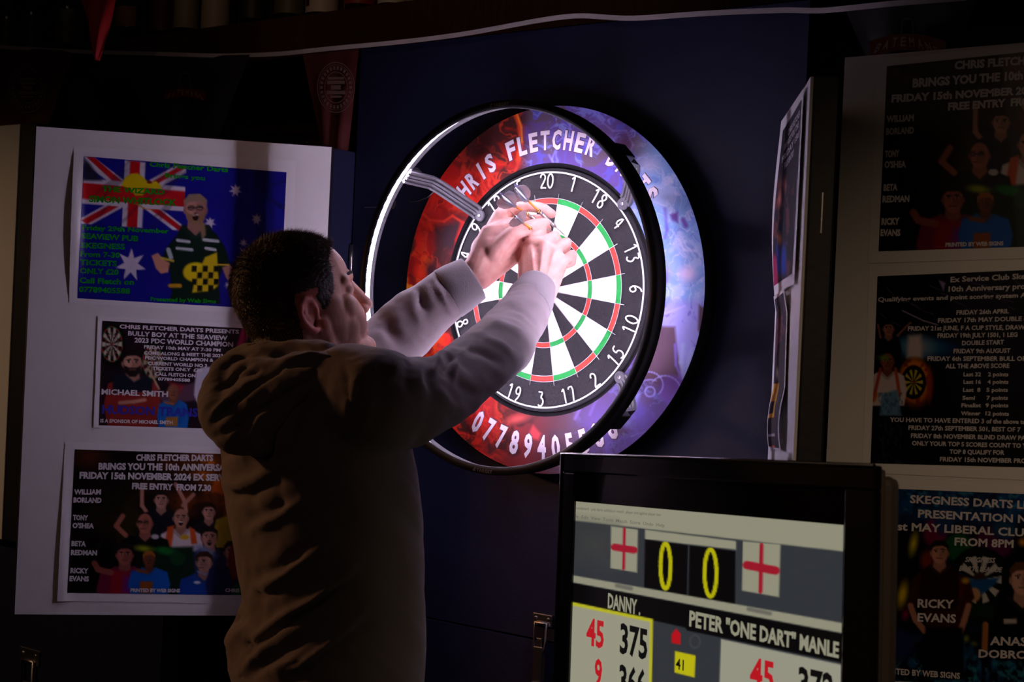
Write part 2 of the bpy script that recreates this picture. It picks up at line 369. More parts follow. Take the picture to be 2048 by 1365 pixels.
n1 = fbm(wx/38, wy/38, 11); n2 = fbm(wx/16, wy/22, 21); rid = 1-np.abs(2*fbm(wx/34, wy/34, 31, 5)-1); rid2 = 1-np.abs(2*fbm(wx/18, wy/26, 41, 4)-1)
def sm(a, b_, x): t_ = np.clip((x-a)/(b_-a), 0, 1); return t_*t_*(3-2*t_)
# fire side (left)
fire = 1-sm(1010, 1050, U+0.05*(V-585))
low = sm(560, 800, V)
fl = np.clip((n1-0.36)*3.2, 0, 1)
pt.mix(np.maximum(fire, (1-sm(1010, 1180, U))*low), c_(70, 26, 26))
pt.mix(fire*0.9*(1-low*0.3), c_(62, 22, 18))
pt.mix(fire*sm(0.38, 0.60, n1)*0.95, c_(158, 18, 14))
pt.mix(fire*sm(0.50, 0.72, n2*0.5+n1*0.5)*0.95, c_(226, 44, 16))
pt.mix(fire*sm(0.86, 0.99, rid)*0.75, c_(216, 52, 28))
leftglow = (1-sm(840, 905, U))*sm(470, 640, V)*(1-sm(900, 940, V))
pt.mix(leftglow*sm(0.40, 0.62, n2)*0.9, c_(255, 84, 10)); pt.mix(leftglow*sm(0.62, 0.74, n2*0.6+rid2*0.4)*0.9, c_(255, 196, 30))
# dark hollows
pt.ell(905, 470, 34, 42, c_(52, 30, 36), 14, 0.5, 0.9); pt.ell(960, 300, 40, 26, c_(58, 14, 14), 16, -0.6, 0.7); pt.ell(862, 545, 16, 26, c_(58, 22, 30), 8, 0.2, 0.8)
pt.ell(878, 360, 36, 42, c_(200, 22, 12), 14, 0.5, 0.75); pt.ell(905, 385, 22, 16, c_(210, 24, 16), 8, 0.8, 0.8)
pt.ell(870, 432, 34, 12, c_(176, 26, 20), 6, 0.25, 0.85)
pt.line([(846, 428), (860, 441), (888, 443), (905, 432), (930, 448)], 4, c_(232, 58, 34), 2)
pt.line([(925, 446), (915, 480), (912, 505), (920, 470)], 9, c_(188, 34, 28), 3, 0.8)
pt.ell(838, 480, 8, 40, c_(214, 30, 14), 5, 0.06, 0.85); pt.ell(840, 548, 12, 18, c_(232, 48, 14), 6, 0, 0.8)
pt.line([(1030, 226), (1040, 252), (1042, 285), (1036, 320)], 9, c_(226, 66, 20), 2.5); pt.line([(1034, 228), (1043, 256), (1044, 284)], 3, c_(255, 150, 30), 1.5)
pt.line([(1036, 320), (1030, 345), (1020, 372), (1010, 400)], 4, c_(190, 50, 36), 2.5, 0.8)
dk = sm(1040, 1052, U)*(1-sm(330, 360, V))*0
# lower red fading right
lr = low*(1-sm(1000, 1170, U))*(1-fire*0.5); pt.mix(lr*0.75*sm(0.3, 0.62, n1), c_(156, 40, 44)); pt.mix(low*(1-sm(930, 1010, U))*sm(0.40, 0.60, n2)*0.8, c_(226, 34, 18))
pt.mix(low*sm(900, 980, V)*(1-sm(1060, 1140, U))*0.6, c_(150, 44, 56))
pt.ell(1036, 838, 26, 9, c_(206, 78, 74), 5, -0.3, 0.8); pt.poly([(1066, 850), (1082, 868), (1078, 882), (1062, 878), (1058, 866)], c_(212, 62, 66), 3, 0.85)
pt.ell(1000, 935, 30, 20, c_(130, 26, 28), 10, 0, 0.6)
# smoke side (right)
smk = sm(1035, 1075, U)*(1-low*(1-sm(1120, 1200, U)))
pt.mix(smk*sm(0.30, 0.5, n1)*0.85*(1-sm(700, 760, V)*0.5), c_(92, 66, 162)); pt.mix(smk*sm(0.5, 0.72, n2)*0.8*(1-sm(650, 700, V)*0.7), c_(84, 82, 214))
pt.mix(smk*sm(0.88, 0.99, rid)*0.8*(1-sm(680, 720, V)*0.4), c_(120, 136, 232))
big = sm(1255, 1320, U+0.25*(V-300))*sm(235, 300, V)*(1-sm(600, 650, V))
pt.mix(big*0.92, c_(120, 176, 236)); pt.mix(big*sm(0.45, 0.66, n1)*0.7, c_(176, 196, 238)); pt.mix(big*sm(0.58, 0.72, n2)*0.7, c_(104, 140, 220)); pt.mix(big*sm(0.9, 0.99, rid2)*0.6, c_(206, 206, 240))
mid = sm(1300, 1330, U)*sm(590, 620, V)*(1-sm(740, 770, V)); pt.mix(mid*0.85, c_(120, 110, 222)); pt.mix(mid*sm(0.45, 0.7, rid2)*0.7, c_(164, 172, 240))
pt.ell(1312, 560, 20, 26, c_(96, 44, 98), 5, 0.3, 0.95); pt.ell(1322, 538, 26, 12, c_(140, 110, 214), 8, 0.9, 0.5)
pt.poly([(1296, 652), (1350, 654), (1354, 700), (1362, 740), (1352, 768), (1330, 780), (1290, 760)], c_(92, 66, 84), 3.5)
pt.poly([(1398, 610), (1412, 618), (1406, 680), (1396, 660)], c_(86, 60, 76), 3); pt.line([(1350, 690), (1352, 730), (1364, 760)], 5, c_(120, 96, 210), 2)
pt.line([(1366, 690), (1362, 725), (1368, 757), (1384, 700)], 8, c_(158, 178, 238), 3, 0.9)
pt.ell(1346, 782, 12+14, 30, c_(112, 78, 178), 4, 0.2, 0.9); pt.ell(1338, 775, 22, 24, c_(104, 66, 150), 7, 0, 0.7)
for cx, cy, rx, ry, a0, a1 in ((1330, 790, 34, 38, -2.4, 0.6), (1296, 770, 30, 26, -1.9, 0.8), (1300, 784, 10, 10, 0, 6.28), (1300, 790, 34, 30, -2.9, -1.2)):
    pt.line([(cx+rx*math.cos(a0+(a1-a0)*k/14), cy+ry*math.sin(a0+(a1-a0)*k/14)) for k in range(15)], 2.2, c_(150, 150, 240), 1.6, 0.85)
pt.line([(1276, 790), (1268, 812), (1266, 834), (1252, 852)], 9, c_(140, 150, 236), 4, 0.85); pt.ell(1280, 830, 20, 30, c_(98, 84, 200), 10, -0.5, 0.7)
pt.line([(1262, 874), (1276, 868), (1292, 864)], 2, c_(140, 170, 230), 1.2)
pt.mix(sm(1130, 1200, U)*sm(780, 840, V)*sm(0.42, 0.6, n1)*0.7, c_(104, 80, 176))
pt.line([(1150, 838), (1158, 822), (1164, 810)], 4, c_(140, 110, 220), 3, 0.8); pt.line([(1180, 830), (1192, 800), (1204, 780)], 4, c_(128, 104, 206), 3, 0.7)
pt.line([(1186, 222), (1206, 246), (1226, 262), (1252, 262), (1266, 290), (1262, 300)], 3, c_(140, 130, 220), 2, 0.8)
pt.ell(1248, 286, 14, 20, c_(88, 44, 92), 6, 0.2, 0.8); pt.ell(1200, 258, 30, 14, c_(92, 58, 110), 9, 0.5, 0.7)
pt.poly([(1340, 430), (1356, 424), (1356, 446), (1344, 440)], c_(96, 60, 150), 3); pt.line([(1366, 440), (1372, 452)], 8, c_(104, 74, 170), 3)
pt.line([(1330, 418), (1334, 460), (1330, 476)], 6, c_(98, 90, 196), 3, 0.8); pt.ell(1375, 548, 18, 16, c_(206, 190, 226), 7, 0, 0.8)
pt.line([(1358, 480), (1368, 500), (1390, 502)], 4, c_(206, 206, 240), 3, 0.8); pt.ell(1300, 330, 24, 18, c_(186, 190, 224), 9, 0.3, 0.6)
pt.line([(1296, 640), (1330, 628), (1370, 612)], 3, c_(180, 176, 244), 2, 0.7); pt.line([(1098, 310), (1106, 325), (1104, 318), (1112, 300)], 3, c_(136, 140, 228), 2, 0.9)
gy = pt.C.mean(-1, keepdims=True); kk = (sm(1040, 1100, U)*.18)[..., None]; pt.C = pt.C*(1-kk)+gy*kk*np.array([1.05, .88, 1.0])
o = grid_mesh('printed_face', Pw, pt.C*0.84, M_print_matt, su)
prof = [(0.2345, YS), (0.2290, YS+0.002), (0.2265, YS+0.006), (0.2265, -0.001), (0.341, -0.001), (0.3428, YS+0.006), (0.3420, YS+0.002), (0.3395, YS)]
b = MB(); n = 120; rings = [[b.bm.verts.new((CX+r*math.sin(2*PI*k/n), y, CZ+r*math.cos(2*PI*k/n))) for k in range(n)] for r, y in prof]
for A_, B_ in zip(rings, rings[1:]):
    for k in range(n): b.bm.faces.new((A_[k], A_[(k+1) % n], B_[(k+1) % n], B_[k]))
b.build('foam_ring', mat('black_foam', (.006, .006, .007), .95, bump=.2, scale=200, spec=.1), su, smooth=True)
def polar(r0, a0, rot=0):
    def fn(x, y, lift): return np.stack([CX+(r0+y)*np.sin(np.radians(a0)+x/r0), np.full_like(x, YS-lift), CZ+(r0+y)*np.cos(np.radians(a0)+x/r0)], -1)
    return fn
SL = Ink(None)
def arc_text(s, deg0, deg1, r0, h, flip=False):
    """block letters along an arc; flip: tops point to the middle"""
    keys = [k for k in range(len(s))]; n = len(s)
    for k, ch in enumerate(s):
        if ch == ' ': continue
        am = math.radians(deg0+(deg1-deg0)*k/(n-1)); wd = 0.0185 if ch != 'I' else 0.0062
        if flip: wd = 0.0205
        def fn(x, y, lift, am=am):
            if flip: ang = am-x/r0; r = r0-y
            else: ang = am+x/r0; r = r0+y
            return np.stack([CX+r*np.sin(ang), np.full_like(x, YS-lift), CZ+r*np.cos(ang)], -1)
        SL.fn = fn
        V_, F_ = text_geo(ch, 0.035)
        for bold, col, lift in ((0.07, c_(74, 52, 70), 0.0004), (0.038, c_(196, 184, 192), 0.0008)):
            V_, F_ = text_geo(ch, bold); g = (bold-0.038)*0.45
            x = (V_[:, 0]-0.5)*(wd+g*0.06); y = V_[:, 1]*h
            SL.V.append(fn(x, y, lift)); SL.F += [tuple(i+SL.n for i in f) for f in F_]; SL.C.append(np.tile(col, (len(V_), 1))); SL.n += len(V_)
        SL.build('letter', M_print_matt, LP); SL.V, SL.F, SL.C, SL.n = [], [], [], 0
LP = o
arc_text('CHRIS FLETCHER DARTS', -52.6, 52.4, 0.2605, 0.035)
arc_text('07789405588', 209.2, 146.6, 0.3115, 0.043, flip=True)
# ------------------------------------------------------------------ dartboard
BR = -0.02494
db = thing('dartboard', 'round bristle dartboard with white wire number ring in the middle of the surround', 'dartboard', (CX, 0, 1.73))
BX, BZ = 0.0, 1.73; YB = -0.040
def pp(r, a, y=YB): a = a+BR; return (BX+r*math.sin(a), y, BZ+r*math.cos(a))
b = MB(); b.lathe([(0.2255, 0.0), (0.2255, 0.036), (0.2240, 0.0392), (0.222, 0.0392)], (BX, -0.0005, BZ), (0, -1, 0), 96); b.build('board_body', M_sisal_black, db)
def segment(r0, r1, a0, a1, m, n=5):
    b = MB(); g = 0.0003
    top = [pp(r0, a0+(a1-a0)*k/n) for k in range(n+1)]; out = [pp(r1, a0+(a1-a0)*k/n) for k in range(n+1)]
    pts = (top+out[::-1]) if r0 > 0 else ([pp(0, 0)]+out[::-1])
    b.prism(pts, (0, 0.0015, 0)); return b.build('segment', m, db)
BS = 0.0065; BO = 0.016
for i in range(20):
    a0 = math.radians(18*i-9); a1 = math.radians(18*i+9); dark = i % 2 == 0
    s1 = M_sisal_black if dark else M_sisal_white; s2 = M_sisal_red if dark else M_sisal_green
    segment(BO, 0.0975, a0, a1, s1); segment(0.0975, 0.107, a0, a1, s2); segment(0.107, 0.1592, a0, a1, s1); segment(0.1592, 0.170, a0, a1, s2)
b = MB(); b.prism([pp(BO, 2*PI*k/32) for k in range(32)], (0, 0.0014, 0)); b.build('segment', M_sisal_green, db)
b = MB(); b.prism([pp(BS, 2*PI*k/24, YB-0.0002) for k in range(24)], (0, 0.0014, 0)); b.build('segment', M_sisal_red, db)
b = MB()
for i in range(20):
    a = math.radians(18*i+9); b.tube([pp(BO, a, YB-0.0006), pp(0.1785, a, YB-0.0006)], 0.0005, 5)
for r in (BS, BO, 0.0975, 0.107, 0.1592, 0.170): b.tube([pp(r, 2*PI*k/100, YB-0.0006) for k in range(100)], 0.00055, 5, closed=True)
b.build('wire_spider', M_wire, db)
b = MB(); b.tube([pp(0.2175, 2*PI*k/120, YB-0.002) for k in range(120)], 0.0016, 8, closed=True); nr = b.build('number_ring', M_wwire, db)
DG = {'0': [[(.1, .3), (.1, .7), (.3, .98), (.5, .98), (.7, .7), (.7, .3), (.5, .02), (.3, .02), (.1, .3)]],
 '1': [[(.05, .82), (.2, .98), (.3, .98), (.3, 0)]], '2': [[(.08, .75), (.15, .93), (.35, 1), (.58, .9), (.62, .7), (.5, .5), (.12, .12), (.1, .02), (.4, .05), (.68, .02)]],
 '3': [[(.08, .98), (.6, .96), (.32, .6), (.55, .5), (.62, .28), (.45, .05), (.2, .0), (.06, .1)]], '4': [[(.62, .3), (.05, .3), (.35, .98), (.48, .6), (.48, 0)]],
 '5': [[(.6, .98), (.2, .98), (.15, .58), (.4, .62), (.62, .42), (.58, .15), (.35, 0), (.08, .08)]], '6': [[(.6, .95), (.3, .85), (.1, .5), (.1, .2), (.3, 0), (.55, .08), (.65, .32), (.45, .52), (.15, .4)]],
 '7': [[(.05, .85), (.1, .98), (.62, .98), (.35, 0)]], '8': [[(.36, .54), (.14, .7), (.16, .92), (.36, 1), (.56, .92), (.58, .7), (.36, .54), (.1, .36), (.12, .1), (.36, 0), (.6, .1), (.62, .36), (.36, .54)]],
 '9': [[(.62, .62), (.4, .45), (.15, .55), (.1, .8), (.3, 1), (.55, .95), (.64, .7), (.58, .35), (.3, 0)]]}
NUM = [20, 1, 18, 4, 13, 6, 10, 15, 2, 17, 3, 19, 7, 16, 8, 11, 14, 9, 12, 5]
for i, N_ in enumerate(NUM):
    am = math.radians(18*i); flip = 90 < 18*i < 270; s = str(N_); H = 0.027; b = MB()
    for k, ch in enumerate(s):
        for st_ in DG[ch]:
            pts = []
            for x, y in st_:
                cw = 0.55*H; gx = (x-0.36)*H*0.72 + (k-(len(s)-1)/2)*cw*1.05; gy = (y-0.5)*H
                if flip: ang = am-gx/0.2; r = 0.2015-gy
                else: ang = am+gx/0.2; r = 0.2015+gy
                pts.append(pp(r, ang, YB-0.0022))
            # round the corners a little
            q = [pts[0]]
            for A_, B_, C_ in zip(pts, pts[1:], pts[2:]):
                A_, B_, C_ = map(np.array, (A_, B_, C_)); q += [tuple(B_+(A_-B_)*0.25), tuple(B_+(C_-B_)*0.25)]
            q.append(pts[-1]); b.tube(q, 0.00145, 7)
    b.build('number', M_wwire, nr)
# ------------------------------------------------------------------ ring light
RXc, RZc, RO, RI, YR0, YR1 = 0.013, 1.7262, 0.3300, 0.3150, -0.200, -0.170
M_hoop = mat('satin_black_hoop', (0.008, 0.008, 0.009), 0.5, spec=0.3)
rl = thing('ring_light', 'large black hoop light lined with white diodes, held off the dartboard on four arms', 'light', (RXc, -0.18, RZc))
def rp(r, a, y): return (RXc+r*math.sin(a), y, RZc+r*math.cos(a))
b = MB(); n = 160; prof = [(RI, YR0+.001), (RI+.001, YR0), (RO-.001, YR0), (RO, YR0+.001), (RO, YR1-.001), (RO-.001, YR1), (RI+.0055, YR1), (RI+.0055, YR1-.0016), (RI+.011, YR1-.0018), (RI+.011, YR0+.0026), (RI, YR0+.0024)]
rings = [[b.bm.verts.new(rp(r, 2*PI*k/n, y)) for k in range(n)] for r, y in prof]
for j in range(len(prof)):
    A_ = rings[j]; B_ = rings[(j+1) % len(prof)]
    for k in range(n): b.bm.faces.new((A_[k], A_[(k+1) % n], B_[(k+1) % n], B_[k])).smooth = True
hoop = b.build('hoop', M_hoop, rl)
LEDC = (0.84, 0.70, 1.0)
M_strip = mat('led_strip', (0.8, 0.8, 0.8), 0.5, emit=LED_POWER*0.012, emitc=LEDC)
M_led = mat('led_diode', (0.9, 0.9, 0.9), 0.4, emit=LED_POWER, emitc=LEDC)
b = MB(); n = 160; A_ = [b.bm.verts.new(rp(RI+0.0106, 2*PI*k/n, YR0+0.0070)) for k in range(n)]; B_ = [b.bm.verts.new(rp(RI+0.0106, 2*PI*k/n, YR1-0.0050)) for k in range(n)]
for k in range(n): b.bm.faces.new((A_[k], B_[k], B_[(k+1) % n], A_[(k+1) % n]))
strip = b.build('led_strip', M_strip, hoop)
bm = bmesh.new(); bmesh.ops.create_cube(bm, size=1.0)
for v in bm.verts: v.co = Vector((v.co.x*0.0075, v.co.y*0.0085, v.co.z*0.0016))
led_me = bpy.data.meshes.new('led'); bm.to_mesh(led_me); bm.free(); led_me.materials.append(M_led)
NL = 116
for k in range(NL):
    a = 2*PI*k/NL; o = bpy.data.objects.new('led', led_me); COL.objects.link(o); o.parent = hoop
    ym = (YR0+YR1)/2
    o.location = Vector(rp(RI+0.0102, a, ym))-Vector(rl.location)-Vector(hoop.location); o.rotation_euler = (Matrix.Rotation(a, 3, 'Y')).to_euler()
def brace(adeg, flipx=1):
    a = math.radians(adeg)
    path = [(0.318, -0.176), (0.312, -0.110), (0.300, -0.096), (0.236, -0.046), (0.228, -0.044)]
    tdir = np.array([math.cos(a), 0, -math.sin(a)]); w2 = 0.0135
    b = MB()
    def P_(r, y, s_, dn=0):
        c0 = np.array(rp(r, a, y)); return c0+tdir*s_
    for s0, s1, up in ((-w2, w2, 0.0), (-w2, -w2+.004, .003), (-0.005, -0.001, .003), (0.001, .005, .003), (w2-.004, w2, .003)):
        for (r0, y0), (r1, y1) in zip(path, path[1:]):
            d_ = np.array([r1-r0, y1-y0]); L_ = np.linalg.norm(d_); nrm = np.array([d_[1], -d_[0]])/L_   # out of the face
            if nrm[1] > 0: nrm = -nrm
            t0, t1 = (0, 0.0035) if up == 0 else (0.0, -up)
            pts = [P_(r0, y0, s0), P_(r0, y0, s1), P_(r1, y1, s1), P_(r1, y1, s0)]
            off = np.array(rp(nrm[0]*abs(t1)+0.0, a, 0))-np.array(rp(0, a, 0)); off[1] = nrm[1]*abs(t1)
            if up == 0: off = -off
            b.prism(pts, off)
    o = b.build('brace', M_brace, rl)
    b = MB(); q = rp(0.222, a, -0.042); b.lathe([(0.011, 0), (0.011, 0.004), (0.009, 0.005)], q, (0, -1, 0), 18); b.build('brace_foot', M_brace, o)
    b = MB(); b.lathe([(0.0032, 0), (0.0032, 0.0012), (0.0015, 0.002)], (q[0], q[1]-0.005, q[2]), (0, -1, 0), 12); b.build('screw', M_chrome, o)
    b = MB(); c0 = np.array(rp(RO+0.002, a, -0.168)); b.frame_box(c0-tdir*0.016-np.array([0, 0.006, 0]), tdir*0.032, np.array([math.sin(a), 0, math.cos(a)])*-0.014, (0, 0.03, 0)); b.build('brace_clip', M_black, o, bevel=0.002)
for a in (-50, 44, 132, 228): brace(a)
b = MB(); b.tube([ony(868, 366, -.10), ony(866, 385, -.10), ony(855, 395, -.09), ony(836, 402, -.04), ony(818, 404, -.02)], 0.0012, 6); b.build('power_cable', M_black, rl)
TL = Ink(None)
def ringtxt(body, a0, wd, h, up=1):
    def fn(x, y, lift):
        if up > 0: ang = math.radians(a0)+x/RO; r = RO-0.0098+y
        else: ang = math.radians(a0)-x/RO; r = RO-0.003-y
        return np.stack([RXc+r*np.sin(ang), np.full_like(x, YR0-0.0004), RZc+r*np.cos(ang)], -1)
    V_, F_ = text_geo(body, 0.03, 0, 1.1); x = (V_[:, 0]-0.5)*wd; y = V_[:, 1]*h
    TL.V.append(fn(x, y, 0)); TL.F += [tuple(i+TL.n for i in f) for f in F_]; TL.C.append(np.tile(c_(120, 118, 112), (len(V_), 1))); TL.n += len(V_)
    for k in range(3):     # the small striped mark beside the word
        x0 = -wd/2-0.0085; xx = np.array([x0+0.0015*k, x0+0.006, x0+0.006, x0+0.0015*k]); yy = np.array([0, 0, .0016, .0016])+0.0025*k
        TL.V.append(fn(xx, yy, 0)); TL.F.append(tuple(range(TL.n, TL.n+4))); TL.C.append(np.tile(c_(120, 118, 112), (4, 1))); TL.n += 4
ringtxt('TARGET', -1.5, 0.036, 0.0058); ringtxt('TARGET', 181.5, 0.036, 0.0058, -1)
tag(TL.build('lettering', M_print, rl), kind='stuff')
# ------------------------------------------------------------------ the player
def unit(v): v = np.asarray(v, float); return v/np.linalg.norm(v)
def remeshed(mb, voxel, smooth=2, factor=0.5):
    me = bpy.data.meshes.new('tmp'); mb.bm.normal_update(); bmesh.ops.recalc_face_normals(mb.bm, faces=mb.bm.faces[:]); mb.bm.to_mesh(me); mb.bm.free()
    o = bpy.data.objects.new('tmp', me); COL.objects.link(o)
    m = o.modifiers.new('r', 'REMESH'); m.mode = 'VOXEL'; m.voxel_size = voxel; m.use_smooth_shade = True
    if smooth: s_ = o.modifiers.new('s', 'SMOOTH'); s_.factor = factor; s_.iterations = smooth
    dg = bpy.context.evaluated_depsgraph_get(); dg.update(); out = bpy.data.meshes.new_from_object(o.evaluated_get(dg))
    bpy.data.objects.remove(o); bpy.data.meshes.remove(me)
    return out
def verts(me): V = np.zeros(len(me.vertices)*3); me.vertices.foreach_get('co', V); return V.reshape(-1, 3)
def norms(me): V = np.zeros(len(me.vertices)*3); me.vertices.foreach_get('normal', V); return V.reshape(-1, 3)
def setv(me, V): me.vertices.foreach_set('co', V.reshape(-1).astype(np.float32)); me.update()
def setcol(me, C):
    a = me.color_attributes.new('Col', 'FLOAT_COLOR', 'POINT'); C = np.clip(C, 0, 1); C = np.where(C <= 0.04045, C/12.92, ((C+0.055)/1.055)**2.4)
    a.data.foreach_set('color', np.concatenate([C, np.ones((len(C), 1))], 1).reshape(-1).astype(np.float32))
def projv(V):
    d = V-CAM; z = d@CF; return 1024+FPX*(d@CR)/z, 682.5-FPX*(d@CU)/z, z
person = thing('person', 'short-haired man in a brown hooded sweatshirt reaching up to pull darts from the board', 'person', (0.02, -0.64, 0))
# head frame
HS = 0.985
HC = at(588, 590, 2.34); ha = math.radians(25); hp = math.radians(20)
hx = math.cos(ha)*np.array([.794, .608, 0])+math.sin(ha)*np.array([-.608, .794, 0]); hx = unit(hx)
HF = hx*math.cos(hp)+np.array([0, 0, math.sin(hp)]); HU = -hx*math.sin(hp)+np.array([0, 0, math.cos(hp)]); HSd = np.cross(HF, HU)
def H(f, s, u): return HC+(HF*f+HSd*s+HU*u)*HS
AX = (HF, HSd, HU)
bd = MB()
def E_(f, s, u, a, b, c, seg=24): bd.ell(H(f, s, u), AX, (a*HS, b*HS, c*HS), seg, seg//2+2)
def K_(p, r0, q, r1): bd.cone(H(*p), r0*HS, H(*q), r1*HS)
E_(-.002, 0, .010, .0935, .0755, .083, 36); E_(.044, 0, .012, .050, .060, .062); E_(.042, 0, -.052, .052, .054, .066); E_(-.033, 0, -.015, .058, .067, .066)
for s in (-1, 1):
    E_(.060, s*.040, -.042, .026, .024, .024); E_(.030, s*.050, -.05, .035, .020, .05)
    K_((.014, s*.053, -.086), .017, (.082, s*.014, -.114), .0155); K_((.012, s*.056, -.05), .018, (.014, s*.053, -.086), .017)
    E_(.075, s*.031, -.014, .0135, .0155, .012, 14); K_((.086, s*.014, .003), .011, (.070, s*.046, .002), .010)
    E_(.101, s*.0105, -.056, .010, .0085, .0075, 12)
    E_(.046, s*.042, -.062, .034, .022, .040); E_(.066, s*.030, -.066, .028, .025, .032); E_(.040, s*.038, -.090, .034, .022, .026)
    E_(.068, s*.036, -.056, .024, .021, .030); E_(.074, s*.022, -.070, .022, .020, .028)
    # ear
    er = [(.008, .072, -.030), (.012, .0745, -.014), (.006, .079, .000), (-.006, .0845, .004), (-.018, .0885, -.003), (-.0225, .0895, -.018), (-.020, .087, -.034), (-.012, .082, -.048), (-.003, .077, -.057), (.004, .0735, -.056)]
    rr_ = [.0035, .004, .0045, .0048, .005, .0048, .0046, .005, .0062, .005]
    er = [(a_*.88-.001, b_, (c0_+.057)*.86-.057) for a_, b_, c0_ in er]
    for k in range(len(er)-1):
        p, q = er[k], er[k+1]; K_((p[0]-.004, s*p[1], p[2]), rr_[k], (q[0]-.004, s*q[1], q[2]), rr_[k+1])
    ah = [(-.002, .080, -.006), (-.013, .0815, -.014), (-.014, .080, -.030), (-.007, .077, -.043)]
    for p, q in zip(ah, ah[1:]): K_((p[0]-.002, s*p[1], p[2]), .0038, (q[0]-.002, s*q[1], q[2]), .0038)
    E_(-.012, s*.074, -.024, .015, .0055, .026, 16); K_((.006, s*.074, -.026), .0045, (.004, s*.0745, -.038), .004)
E_(.090, 0, -.114, .0165, .022, .0165); K_((.088, 0, -.008), .0115, (.111, 0, -.049), .0105); K_((.086, -.020, .004), .011, (.086, .020, .004), .011)
E_(.092, 0, -.0790, .0115, .021, .0060, 16); E_(.0895, 0, -.0905, .0115, .018, .0062, 16); E_(.072, 0, -.080, .026, .034, .032)
NB = at(592, 775, 2.31)
bd.cone(H(-.022, 0, -.055), .060, NB, .064); bd.cone(H(.02, 0, -.085), .040, NB+np.array([0.01, 0.03, -0.01]), .05)
# core of the body
TC = {v: at(u, v, 2.28) for u, v in ((640, 820), (642, 950), (650, 1100), (650, 1300))}
bd.cone(NB, .07, at(642, 950, 2.28), .10); bd.cone(at(642, 950, 2.28), .10, at(650, 1320, 2.28), .088)
S_R = at(757, 808, 2.15); S_L = at(560, 800, 2.40)
bd.cone(at(642, 860, 2.28), .07, S_R, .045); bd.cone(at(642, 860, 2.28), .07, S_L, .045)
RA_ = [(757, 808, 2.15, .045), (888, 780, 2.27, .043), (965, 735, 2.37, .040), (1030, 660, 2.50, .032), (1068, 600, 2.585, .027)]
LA_ = [(560, 800, 2.40, .045), (760, 712, 2.575, .040), (860, 622, 2.60, .034), (952, 546, 2.615, .028)]
for L in (RA_, LA_):
    for p, q in zip(L, L[1:]): bd.cone(at(*p[:3]), p[3], at(*q[:3]), q[3])
PEL = at(650, 1340, 2.28); g_ = np.array([.25, .968, 0]); h_ = np.array([.968, -.25, 0])
for s in (-1, 1):
    hip = PEL+h_*s*.085-np.array([0, 0, .12]); kn = np.array([hip[0], hip[1], .50])+h_*s*.02+g_*.02; an = np.array([kn[0], kn[1], .09])-g_*.03+h_*s*.01
    bd.cone(PEL, .082, hip, .075); bd.cone(hip, .075, kn, .05); bd.cone(kn, .05, an, .036); bd.cone(an, .034, an+g_*.12-np.array([0, 0, .055]), .024)
# hands
def hand(palm, fingers, thumb):
    for p, q in palm: bd.cone(at(*p[:3]), p[3], at(*q[:3]), q[3], 12)
    for F in fingers+[thumb]:
        for p, q in zip(F, F[1:]): bd.cone(at(*p[:3]), p[3], at(*q[:3]), q[3], 12)
RW = (1074, 592, 2.59, .0275)
R_idx = [(1064, 487, 2.625, .0115), (1083, 461, 2.655, .0095), (1078, 462, 2.695, .0082), (1066, 470, 2.705, .0075)]
R_mid = [(1087, 487, 2.620, .0118), (1110, 472, 2.655, .0098), (1112, 488, 2.700, .0085), (1094, 500, 2.700, .0075)]
R_rin = [(1108, 500, 2.622, .0112), (1133, 485, 2.655, .0095), (1132, 504, 2.695, .0080), (1114, 514, 2.690, .0072)]
R_pin = [(1124, 524, 2.625, .0102), (1145, 509, 2.650, .0086), (1144, 526, 2.680, .0074), (1128, 532, 2.675, .0068)]
R_th = [(1052, 560, 2.61, .015), (1050, 520, 2.655, .0125), (1058, 490, 2.690, .0105), (1064, 474, 2.705, .0085)]
R_palm = [(RW, (R_idx[0][0]-1, R_idx[0][1]+12, R_idx[0][2], .0125)), (RW, (R_mid[0][0], R_mid[0][1]+12, 2.618, .0135)), (RW, (R_rin[0][0]-2, R_rin[0][1]+12, 2.618, .0130)),
          ((1092, 588, 2.595, .019), (1120, 534, 2.622, .0120)), ((1086, 556, 2.612, .026), (1092, 516, 2.632, .020)), ((1068, 552, 2.612, .024), (1072, 510, 2.635, .018)),
          (R_idx[0], R_mid[0]), (R_mid[0], R_rin[0]), (R_rin[0], R_pin[0]), ((1056, 556, 2.605, .018), (1058, 500, 2.630, .013)), ((1100, 560, 2.605, .020), (1112, 528, 2.630, .017))]
hand(R_palm, [R_idx, R_mid, R_rin, R_pin], R_th)
L_idx = [(1006, 424, 2.665, .0125), (1056, 412, 2.665, .0108), (1086, 417, 2.675, .0098), (1103, 428, 2.685, .0088)]
L_mid = [(1014, 446, 2.680, .0125), (1076, 440, 2.705, .0105), (1093, 458, 2.715, .0095), (1074, 470, 2.705, .0085)]
L_rin = [(1024, 470, 2.685, .0120), (1080, 470, 2.715, .0100), (1080, 494, 2.710, .0090), (1056, 496, 2.690, .0080)]
L_pin = [(1030, 496, 2.680, .0108), (1068, 500, 2.705, .0086), (1062, 516, 2.695, .0078), (1046, 514, 2.675, .0070)]
L_th = [(985, 505, 2.605, .0165), (1024, 468, 2.615, .0135), (1066, 452, 2.640, .0120), (1090, 446, 2.662, .0098)]
